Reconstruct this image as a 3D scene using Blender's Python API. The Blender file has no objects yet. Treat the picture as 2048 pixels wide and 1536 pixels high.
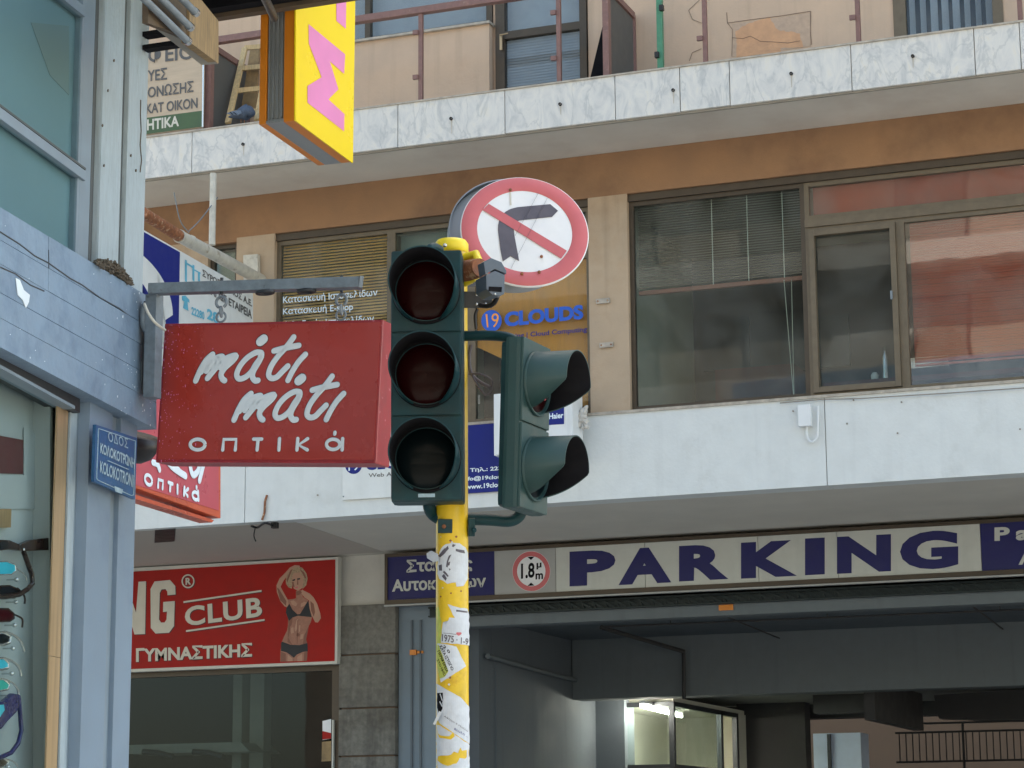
import bpy, bmesh, math, random
from mathutils import Vector, Matrix
rnd = random.Random(7)
SC = bpy.context.scene
COL = SC.collection
V = Vector
R = math.radians

# ------------------------------------------------------------------ camera
F = 4600.0
YAW, PITCH, ROLL = R(-21.08176), R(11.45694), R(-0.41589)
_f = V((math.sin(YAW)*math.cos(PITCH), math.cos(YAW)*math.cos(PITCH), math.sin(PITCH)))
_r = V((math.cos(YAW), -math.sin(YAW), 0)); _u = _r.cross(_f)
CR = math.cos(ROLL)*_r + math.sin(ROLL)*_u
CU = -math.sin(ROLL)*_r + math.cos(ROLL)*_u
EYE = V((0, 0, 1.6))
cam_d = bpy.data.cameras.new('camera'); cam = bpy.data.objects.new('camera', cam_d); COL.objects.link(cam)
cam_d.sensor_width = 36; cam_d.lens = 36*F/2048; cam_d.clip_end = 600; cam_d.clip_start = 0.05
cam.matrix_world = Matrix(((CR.x, CU.x, -_f.x, EYE.x), (CR.y, CU.y, -_f.y, EYE.y), (CR.z, CU.z, -_f.z, EYE.z), (0, 0, 0, 1)))
SC.camera = cam

# ------------------------------------------------------------------ light
SUN_EL, SUN_AZ = R(50), R(12)            # sun stands behind the facade, the street lies in its shade
w = bpy.data.worlds.new('World'); SC.world = w; w.use_nodes = True
nt = w.node_tree; nt.nodes.clear()
sky = nt.nodes.new('ShaderNodeTexSky'); sky.sky_type = 'NISHITA'; sky.sun_disc = False
sky.sun_elevation = SUN_EL; sky.sun_rotation = SUN_AZ; sky.air_density = 1.0; sky.dust_density = 2.0; sky.ozone_density = 1.0
bg = nt.nodes.new('ShaderNodeBackground'); bg.inputs[1].default_value = 0.15
wo = nt.nodes.new('ShaderNodeOutputWorld')
tint = nt.nodes.new('ShaderNodeMix'); tint.data_type = 'RGBA'; tint.blend_type = 'MULTIPLY'; tint.inputs[0].default_value = 1
tint.inputs[7].default_value = (1.0, .925, .775, 1)            # warm tint added to the sky light, serving as white balance
nt.links.new(sky.outputs[0], tint.inputs[6]); nt.links.new(tint.outputs[2], bg.inputs[0]); nt.links.new(bg.outputs[0], wo.inputs[0])
sd = bpy.data.lights.new('sun', 'SUN'); sd.energy = 3.2; sd.angle = R(0.5); sd.color = (1, .93, .82)
so = bpy.data.objects.new('sun', sd); COL.objects.link(so)
_d = -V((math.sin(SUN_AZ)*math.cos(SUN_EL), math.cos(SUN_AZ)*math.cos(SUN_EL), math.sin(SUN_EL)))
so.rotation_euler = _d.to_track_quat('-Z', 'Y').to_euler(); so.location = (0, 0, 40)
SC.view_settings.view_transform = 'Standard'; SC.view_settings.look = 'None'
SC.view_settings.exposure = 1.98; SC.view_settings.gamma = 1
SC.render.engine = 'CYCLES'
SC.cycles.use_denoising = True
SC.cycles.max_bounces = 10; SC.cycles.diffuse_bounces = 5; SC.cycles.transparent_max_bounces = 12

# ------------------------------------------------------------------ surveying: a photo point -> a point on a plane of the place
def ray(x, y): return (_f + CR*((x-1024)/F) - CU*((y-768)/F))
class Plane:
    def __init__(s, p, n): s.p, s.n = V(p), V(n).normalized()
    def at(s, x, y, o=0.0):
        d = ray(x, y); t = ((s.p + s.n*o - EYE).dot(s.n))/d.dot(s.n); return EYE + d*t
def facade(Y): return Plane((0, Y, 0), (0, -1, 0))
def level(z): return Plane((0, 0, z), (0, 0, -1))
def sidep(X): return Plane((X, 0, 0), (1, 0, 0))
def depth(x, y, d): return EYE + ray(x, y)*d

# ------------------------------------------------------------------ mesh building
class MB:
    def __init__(s): s.v, s.f, s.sm = [], [], []
    def add(s, vs, fs, smooth=False):
        b = len(s.v); s.v += [V(v) for v in vs]
        for f in fs: s.f.append([i+b for i in f]); s.sm.append(smooth)
        return s
    def prism(s, poly, d):                     # closed prism: polygon swept by vector d
        n = len(poly); d = V(d); a = [V(p) for p in poly]
        nrm = V((0, 0, 0))
        for i in range(n): nrm += a[i].cross(a[(i+1) % n])
        if nrm.dot(d) > 0: a = a[::-1]
        b = [p+d for p in a]
        fs = [list(range(n)), list(range(2*n-1, n-1, -1))]
        for i in range(n):
            j = (i+1) % n; fs.append([j, i, i+n, j+n])
        return s.add(a+b, fs)
    def box(s, x0, x1, y0, y1, z0, z1):
        return s.prism([(x0, y0, z0), (x1, y0, z0), (x1, y0, z1), (x0, y0, z1)], (0, y1-y0, 0))
    def obox(s, c, ax, ay, az, hx, hy, hz):    # oriented box
        c = V(c); X, Y, Z = V(ax)*hx, V(ay)*hy, V(az)*hz
        return s.prism([c-X-Y-Z, c+X-Y-Z, c+X-Y+Z, c-X-Y+Z], Y*2)
    def bar(s, a, b, wx, wz, up=(0, 0, 1)):    # rectangular bar from a to b
        a, b = V(a), V(b); d = (b-a).normalized(); up = V(up)
        if abs(d.dot(up)) > .98: up = V((0, 1, 0))
        sx = d.cross(up).normalized(); sz = sx.cross(d).normalized()
        return s.prism([a-sx*wx/2-sz*wz/2, a+sx*wx/2-sz*wz/2, a+sx*wx/2+sz*wz/2, a-sx*wx/2+sz*wz/2], b-a)
    def tube(s, pts, r, n=10, caps=True, nrm=None, flat=1.0):
        pts = [V(p) for p in pts]; m = len(pts)
        rr = r if isinstance(r, (list, tuple)) else [r]*m
        rings = []; prev = None
        for i, p in enumerate(pts):
            t = (pts[min(i+1, m-1)] - pts[max(i-1, 0)])
            t = t.normalized() if t.length > 1e-9 else V((0, 0, 1))
            if nrm is not None: sx = t.cross(nrm).normalized(); sy = V(nrm).normalized()
            else:
                if prev is None:
                    up = V((0, 0, 1)) if abs(t.z) < .9 else V((1, 0, 0)); sx = t.cross(up).normalized()
                else: sx = (prev - t*prev.dot(t)).normalized()
                prev = sx; sy = t.cross(sx).normalized()
            rings.append([p + sx*math.cos(2*math.pi*k/n)*rr[i] + sy*math.sin(2*math.pi*k/n)*rr[i]*flat for k in range(n)])
        vs = [q for g in rings for q in g]; fs = []
        for i in range(m-1):
            for k in range(n):
                k2 = (k+1) % n; fs.append([i*n+k, i*n+k2, (i+1)*n+k2, (i+1)*n+k])
        s.add(vs, fs, True)
        if caps: s.add(rings[0], [list(range(n))]); s.add(rings[-1], [list(range(n-1, -1, -1))])
        return s
    def lathe(s, c, axis, prof, n=28, a0=0, a1=360, smooth=True):   # prof = [(distance along axis, radius)]
        c, axis = V(c), V(axis).normalized(); up = V((0, 0, 1)) if abs(axis.z) < .9 else V((0, 1, 0))
        sx = up.cross(axis).normalized(); sy = axis.cross(sx)
        full = a1-a0 >= 360; m = n if full else n+1; vs = []
        for h, r in prof:
            for k in range(m):
                a = R(a0+(a1-a0)*k/n); vs.append(c+axis*h+sx*math.cos(a)*r+sy*math.sin(a)*r)
        fs = []
        for i in range(len(prof)-1):
            for k in range(n):
                k2 = (k+1) % m; fs.append([i*m+k, i*m+k2, (i+1)*m+k2, (i+1)*m+k])
        return s.add(vs, fs, smooth)
    def sheet(s, poly): return s.add(poly, [list(range(len(poly)))])

WL = {}
def thing(name, label, cat, loc=(0, 0, 0), group=None, kind=None):
    o = bpy.data.objects.new(name, None); COL.objects.link(o); o.empty_display_size = .1
    o.location = loc; WL[o] = V(loc); tag(o, label, cat, group, kind); return o
def tag(o, label=None, cat=None, group=None, kind=None):
    if label: o['label'] = label
    if cat: o['category'] = cat
    if group: o['group'] = group
    if kind: o['kind'] = kind
    return o
def ob(name, mb, mat, parent=None, label=None, cat=None, group=None, kind=None, bevel=0):
    c = V((0, 0, 0))
    lo = V([min(v[i] for v in mb.v) for i in range(3)]); hi = V([max(v[i] for v in mb.v) for i in range(3)]); c = (lo+hi)/2
    me = bpy.data.meshes.new(name); me.from_pydata([tuple(v-c) for v in mb.v], [], mb.f)
    me.polygons.foreach_set('use_smooth', mb.sm); me.materials.append(mat); me.validate(); me.update()
    if bevel:
        bm = bmesh.new(); bm.from_mesh(me); bmesh.ops.remove_doubles(bm, verts=bm.verts, dist=1e-5)
        bmesh.ops.bevel(bm, geom=[e for e in bm.edges if len(e.link_faces) == 2 and e.calc_face_angle(0) > .6], offset=bevel, segments=2, affect='EDGES', profile=.7)
        bm.to_mesh(me); bm.free()
    o = bpy.data.objects.new(name, me); COL.objects.link(o)
    if parent: o.parent = parent; o.location = c - WL[parent]
    else: o.location = c
    WL[o] = c
    return tag(o, label, cat, group, kind)
def copy_tree(root, delta, label=None):
    c = root.copy(); COL.objects.link(c); c.location = root.location + V(delta); WL[c] = WL[root]+V(delta)
    if label: c['label'] = label
    for ch in list(root.children):
        k = ch.copy(); COL.objects.link(k); k.parent = c
        for g in list(ch.children):
            q = g.copy(); COL.objects.link(q); q.parent = k
    return c

def smooth_path(p, k=6):
    q = [V(a) for a in p]; out = []
    for i in range(len(q)-1):
        a, b, c, d = q[max(i-1, 0)], q[i], q[i+1], q[min(i+2, len(q)-1)]
        for j in range(k):
            t = j/k; out.append(.5*((2*b)+(c-a)*t+(2*a-5*b+4*c-d)*t*t+(3*b-a-3*c+d)*t**3))
    out.append(q[-1]); return out

def pquad(pl, pts, o=0.0): return [pl.at(x, y, o) for x, y in pts]
def slab(pl, pts, t, o=0.0):                   # plate whose front is the outline on the plane, t thick behind it
    return MB().prism(pquad(pl, pts, o), -pl.n*t)
def frect(x0, y0, x1, y1, Y, t, mb=None):      # upright box on a facade plane from two photo corners
    a, b = facade(Y).at(x0, y0), facade(Y).at(x1, y1)
    return (mb or MB()).box(a.x, b.x, Y, Y+t, b.z, a.z)

LOOKALIKE = str.maketrans('ΑΒΕΖΗΙΚΜΝΟΡΤΥΧ', 'ABEZHIKMNOPTYX')
def text_mesh(s, off=0.0, space=1.0, line=1.0, shear=0.0):
    s = s.translate(LOOKALIKE)
    cu = bpy.data.curves.new('lettering', 'FONT'); cu.body = s; cu.offset = off; cu.space_character = space; cu.space_line = line
    cu.shear = shear; cu.resolution_u = 4
    o = bpy.data.objects.new('lettering', cu); COL.objects.link(o)
    dg = bpy.context.evaluated_depsgraph_get(); me = bpy.data.meshes.new_from_object(o.evaluated_get(dg))
    vs = [v.co.copy() for v in me.vertices]; fs = [list(p.vertices) for p in me.polygons]
    bpy.data.objects.remove(o); bpy.data.curves.remove(cu); bpy.data.meshes.remove(me)
    x0, x1 = min(v.x for v in vs), max(v.x for v in vs); y0, y1 = min(v.y for v in vs), max(v.y for v in vs)
    return [((v.x-x0)/(x1-x0), (v.y-y0)/(y1-y0)) for v in vs], fs
def text_on(s, pl, q, mat, parent, o=.002, off=.02, space=1.0, shear=0, name='lettering', mb=None, fn=None):
    """flat print: q = TL,TR,BR,BL photo corners of the writing's bounding box"""
    uv, fs = text_mesh(s, off, space, shear=shear)
    if fn: tl, tr, br, bl = [V((a[0], a[1], 0)) for a in q]
    else: tl, tr, br, bl = pquad(pl, q, o)
    vs = []
    for u, v in uv:
        p = (bl*(1-u)+br*u)*(1-v)+(tl*(1-u)+tr*u)*v
        vs.append(fn(p.x, p.y) if fn else p)
    own = mb is None; mb = mb or MB(); mb.add(vs, fs)
    return ob(name, mb, mat, parent) if own else mb
def stroke(mb, pl, pts, rpx, o, h, k=6, closed=False, smooth=True):
    q = [pl.at(x, y, o) for x, y in pts]
    if closed: q = q+[q[0]]
    q = smooth_path(q, k) if smooth else q
    r = (pl.at(pts[0][0]+rpx, pts[0][1], o)-pl.at(pts[0][0], pts[0][1], o)).length
    if closed: return mb.tube(q, r, 10, False, pl.n, h/r)
    a, b = (q[0]-q[1]).normalized(), (q[-1]-q[-2]).normalized()
    pre = [q[0]+a*r*c for c in (.98, .85, .5)]; post = [q[-1]+b*r*c for c in (.5, .85, .98)]
    rr = [r*.2, r*.53, r*.87]+[r]*len(q)+[r*.87, r*.53, r*.2]
    return mb.tube(pre+q+post, rr, 10, True, pl.n, h/r)

# ------------------------------------------------------------------ materials
def mat(name, col, rough=.6, metal=0.0, var=.12, scale=6.0, bump=.0, bscale=60.0, col2=None, c2lo=.55, c2hi=.7, c2scale=3.0, spec=.5, stretch=None, coat=0.0, emis=None, es=0, streak=0.0):
    m = bpy.data.materials.new(name); m.use_nodes = True; t = m.node_tree; N, L = t.nodes, t.links
    b = N['Principled BSDF']; b.inputs['Roughness'].default_value = rough; b.inputs['Metallic'].default_value = metal
    b.inputs['Specular IOR Level'].default_value = spec; b.inputs['Coat Weight'].default_value = coat
    g = N.new('ShaderNodeNewGeometry'); mp = N.new('ShaderNodeMapping'); L.new(g.outputs['Position'], mp.inputs[0])
    if stretch: mp.inputs['Scale'].default_value = stretch
    n = N.new('ShaderNodeTexNoise'); n.inputs['Scale'].default_value = scale; n.inputs['Detail'].default_value = 8; n.inputs['Roughness'].default_value = .6
    L.new(mp.outputs[0], n.inputs['Vector'])
    mr = N.new('ShaderNodeMapRange'); mr.inputs[1].default_value = .3; mr.inputs[2].default_value = .7
    mr.inputs[3].default_value = 1-var; mr.inputs[4].default_value = 1+var; L.new(n.outputs[0], mr.inputs[0])
    base = N.new('ShaderNodeRGB'); base.outputs[0].default_value = (*col, 1); src = base.outputs[0]
    if col2:
        n2 = N.new('ShaderNodeTexNoise'); n2.inputs['Scale'].default_value = c2scale; n2.inputs['Detail'].default_value = 10; n2.inputs['Roughness'].default_value = .65
        L.new(mp.outputs[0], n2.inputs['Vector'])
        r2 = N.new('ShaderNodeMapRange'); r2.inputs[1].default_value = c2lo; r2.inputs[2].default_value = c2hi; L.new(n2.outputs[0], r2.inputs[0])
        mx = N.new('ShaderNodeMix'); mx.data_type = 'RGBA'; L.new(r2.outputs[0], mx.inputs[0]); L.new(src, mx.inputs[6]); mx.inputs[7].default_value = (*col2, 1); src = mx.outputs[2]
    if streak:
        mp3 = N.new('ShaderNodeMapping'); L.new(g.outputs['Position'], mp3.inputs[0]); mp3.inputs['Scale'].default_value = (5, 5, .35)
        n3 = N.new('ShaderNodeTexNoise'); n3.inputs['Scale'].default_value = 1.6; n3.inputs['Detail'].default_value = 6; L.new(mp3.outputs[0], n3.inputs['Vector'])
        r3 = N.new('ShaderNodeMapRange'); r3.inputs[1].default_value = .53; r3.inputs[2].default_value = .72; r3.inputs[3].default_value = 1; r3.inputs[4].default_value = 1-streak
        L.new(n3.outputs[0], r3.inputs[0])
        vm = N.new('ShaderNodeVectorMath'); vm.operation = 'SCALE'; L.new(src, vm.inputs[0]); L.new(r3.outputs[0], vm.inputs['Scale']); src = vm.outputs[0]
    vm = N.new('ShaderNodeVectorMath'); vm.operation = 'SCALE'; L.new(src, vm.inputs[0]); L.new(mr.outputs[0], vm.inputs['Scale'])
    L.new(vm.outputs[0], b.inputs['Base Color'])
    rr = N.new('ShaderNodeMapRange'); rr.inputs[1].default_value = .3; rr.inputs[2].default_value = .7
    rr.inputs[3].default_value = max(.02, rough*.8); rr.inputs[4].default_value = min(1, rough*1.2); L.new(n.outputs[0], rr.inputs[0]); L.new(rr.outputs[0], b.inputs['Roughness'])
    if bump:
        nb = N.new('ShaderNodeTexNoise'); nb.inputs['Scale'].default_value = bscale; nb.inputs['Detail'].default_value = 6; L.new(g.outputs['Position'], nb.inputs['Vector'])
        bp = N.new('ShaderNodeBump'); bp.inputs['Strength'].default_value = bump; bp.inputs['Distance'].default_value = .01
        L.new(nb.outputs[0], bp.inputs['Height']); L.new(bp.outputs[0], b.inputs['Normal'])
    if emis: b.inputs['Emission Color'].default_value = (*emis, 1); b.inputs['Emission Strength'].default_value = es
    return m
def glass(name, tint=(.8, .86, .85), refl=.12, rough=.015, wav=.0, dust=0):
    m = bpy.data.materials.new(name); m.use_nodes = True; t = m.node_tree; N, L = t.nodes, t.links; N.clear()
    out = N.new('ShaderNodeOutputMaterial'); tr = N.new('ShaderNodeBsdfTransparent'); gl = N.new('ShaderNodeBsdfGlossy'); mx = N.new('ShaderNodeMixShader')
    tr.inputs[0].default_value = (*tint, 1); gl.inputs['Roughness'].default_value = rough; gl.inputs['Color'].default_value = (.95, .97, 1, 1)
    fr = N.new('ShaderNodeFresnel'); gm = N.new('ShaderNodeNewGeometry'); io = N.new('ShaderNodeMath'); io.operation = 'MULTIPLY_ADD'
    io.inputs[1].default_value = 1/1.5-1.5; io.inputs[2].default_value = 1.5; L.new(gm.outputs['Backfacing'], io.inputs[0]); L.new(io.outputs[0], fr.inputs[0])
    ad = N.new('ShaderNodeMath'); ad.operation = 'ADD'; ad.inputs[1].default_value = refl; ad.use_clamp = True   # dirt and coatings shift the plain Fresnel curve
    L.new(fr.outputs[0], ad.inputs[0]); L.new(ad.outputs[0], mx.inputs[0]); L.new(tr.outputs[0], mx.inputs[1]); L.new(gl.outputs[0], mx.inputs[2]); L.new(mx.outputs[0], out.inputs[0])
    if dust:       # dust and smears on the pane
        df = N.new('ShaderNodeBsdfDiffuse'); df.inputs[0].default_value = (.5, .5, .47, 1); g2 = N.new('ShaderNodeNewGeometry'); n9 = N.new('ShaderNodeTexNoise'); n9.inputs['Scale'].default_value = 1.4; n9.inputs['Detail'].default_value = 7; n9.inputs['Distortion'].default_value = 1.2
        L.new(g2.outputs['Position'], n9.inputs['Vector']); r9 = N.new('ShaderNodeMapRange'); r9.inputs[1].default_value = .35; r9.inputs[2].default_value = .72; r9.inputs[3].default_value = dust*.15; r9.inputs[4].default_value = dust; L.new(n9.outputs[0], r9.inputs[0])
        m9 = N.new('ShaderNodeMixShader'); L.new(r9.outputs[0], m9.inputs[0]); L.new(mx.outputs[0], m9.inputs[1]); L.new(df.outputs[0], m9.inputs[2]); L.new(m9.outputs[0], out.inputs[0])
    if wav:
        g = N.new('ShaderNodeNewGeometry'); nb = N.new('ShaderNodeTexNoise'); nb.inputs['Scale'].default_value = 1.3; L.new(g.outputs['Position'], nb.inputs['Vector'])
        bp = N.new('ShaderNodeBump'); bp.inputs['Strength'].default_value = wav; bp.inputs['Distance'].default_value = .02; L.new(nb.outputs[0], bp.inputs['Height']); L.new(bp.outputs[0], gl.inputs['Normal'])
    return m
def marble(name, shift):
    m = mat(name, (.62, .62, .60), .42, var=.06, scale=3)
    t = m.node_tree; N, L = t.nodes, t.links; b = N['Principled BSDF']
    g = N.new('ShaderNodeNewGeometry'); mp = N.new('ShaderNodeMapping'); L.new(g.outputs['Position'], mp.inputs[0])
    mp.inputs['Location'].default_value = (shift, shift*.7, shift*1.3); mp.inputs['Rotation'].default_value = (0, R(rnd.uniform(15, 50)), 0); mp.inputs['Scale'].default_value = (1.8, 1, .9)
    n = N.new('ShaderNodeTexNoise'); n.inputs['Scale'].default_value = 3.6; n.inputs['Detail'].default_value = 12; n.inputs['Roughness'].default_value = .62; n.inputs['Distortion'].default_value = 1.6
    L.new(mp.outputs[0], n.inputs['Vector'])
    cr = N.new('ShaderNodeValToRGB'); L.new(n.outputs[0], cr.inputs[0]); e = cr.color_ramp
    e.elements[0].position = .32; e.elements[0].color = (.50, .51, .50, 1); e.elements[1].position = .72; e.elements[1].color = (.70, .66, .57, 1)
    x = e.elements.new(.47); x.color = (.62, .615, .59, 1); x = e.elements.new(.6); x.color = (.69, .675, .63, 1)
    n2 = N.new('ShaderNodeTexNoise'); n2.inputs['Scale'].default_value = 1.7; n2.inputs['Detail'].default_value = 7; n2.inputs['Roughness'].default_value = .55; n2.inputs['Distortion'].default_value = .6; L.new(mp.outputs[0], n2.inputs['Vector'])
    sb_ = N.new('ShaderNodeMath'); sb_.operation = 'SUBTRACT'; sb_.inputs[1].default_value = .5; L.new(n2.outputs[0], sb_.inputs[0]); ab = N.new('ShaderNodeMath'); ab.operation = 'ABSOLUTE'; L.new(sb_.outputs[0], ab.inputs[0])
    vr = N.new('ShaderNodeMapRange'); vr.inputs[1].default_value = 0; vr.inputs[2].default_value = .022; vr.inputs[3].default_value = .45; vr.inputs[4].default_value = 0; L.new(ab.outputs[0], vr.inputs[0])
    mv = N.new('ShaderNodeMix'); mv.data_type = 'RGBA'; L.new(vr.outputs[0], mv.inputs[0]); L.new(cr.outputs[0], mv.inputs[6]); mv.inputs[7].default_value = (.36, .38, .385, 1)
    cr = type('o', (), {'outputs': [mv.outputs[2]]})
    L.new(cr.outputs[0], b.inputs['Base Color']); return m

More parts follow.
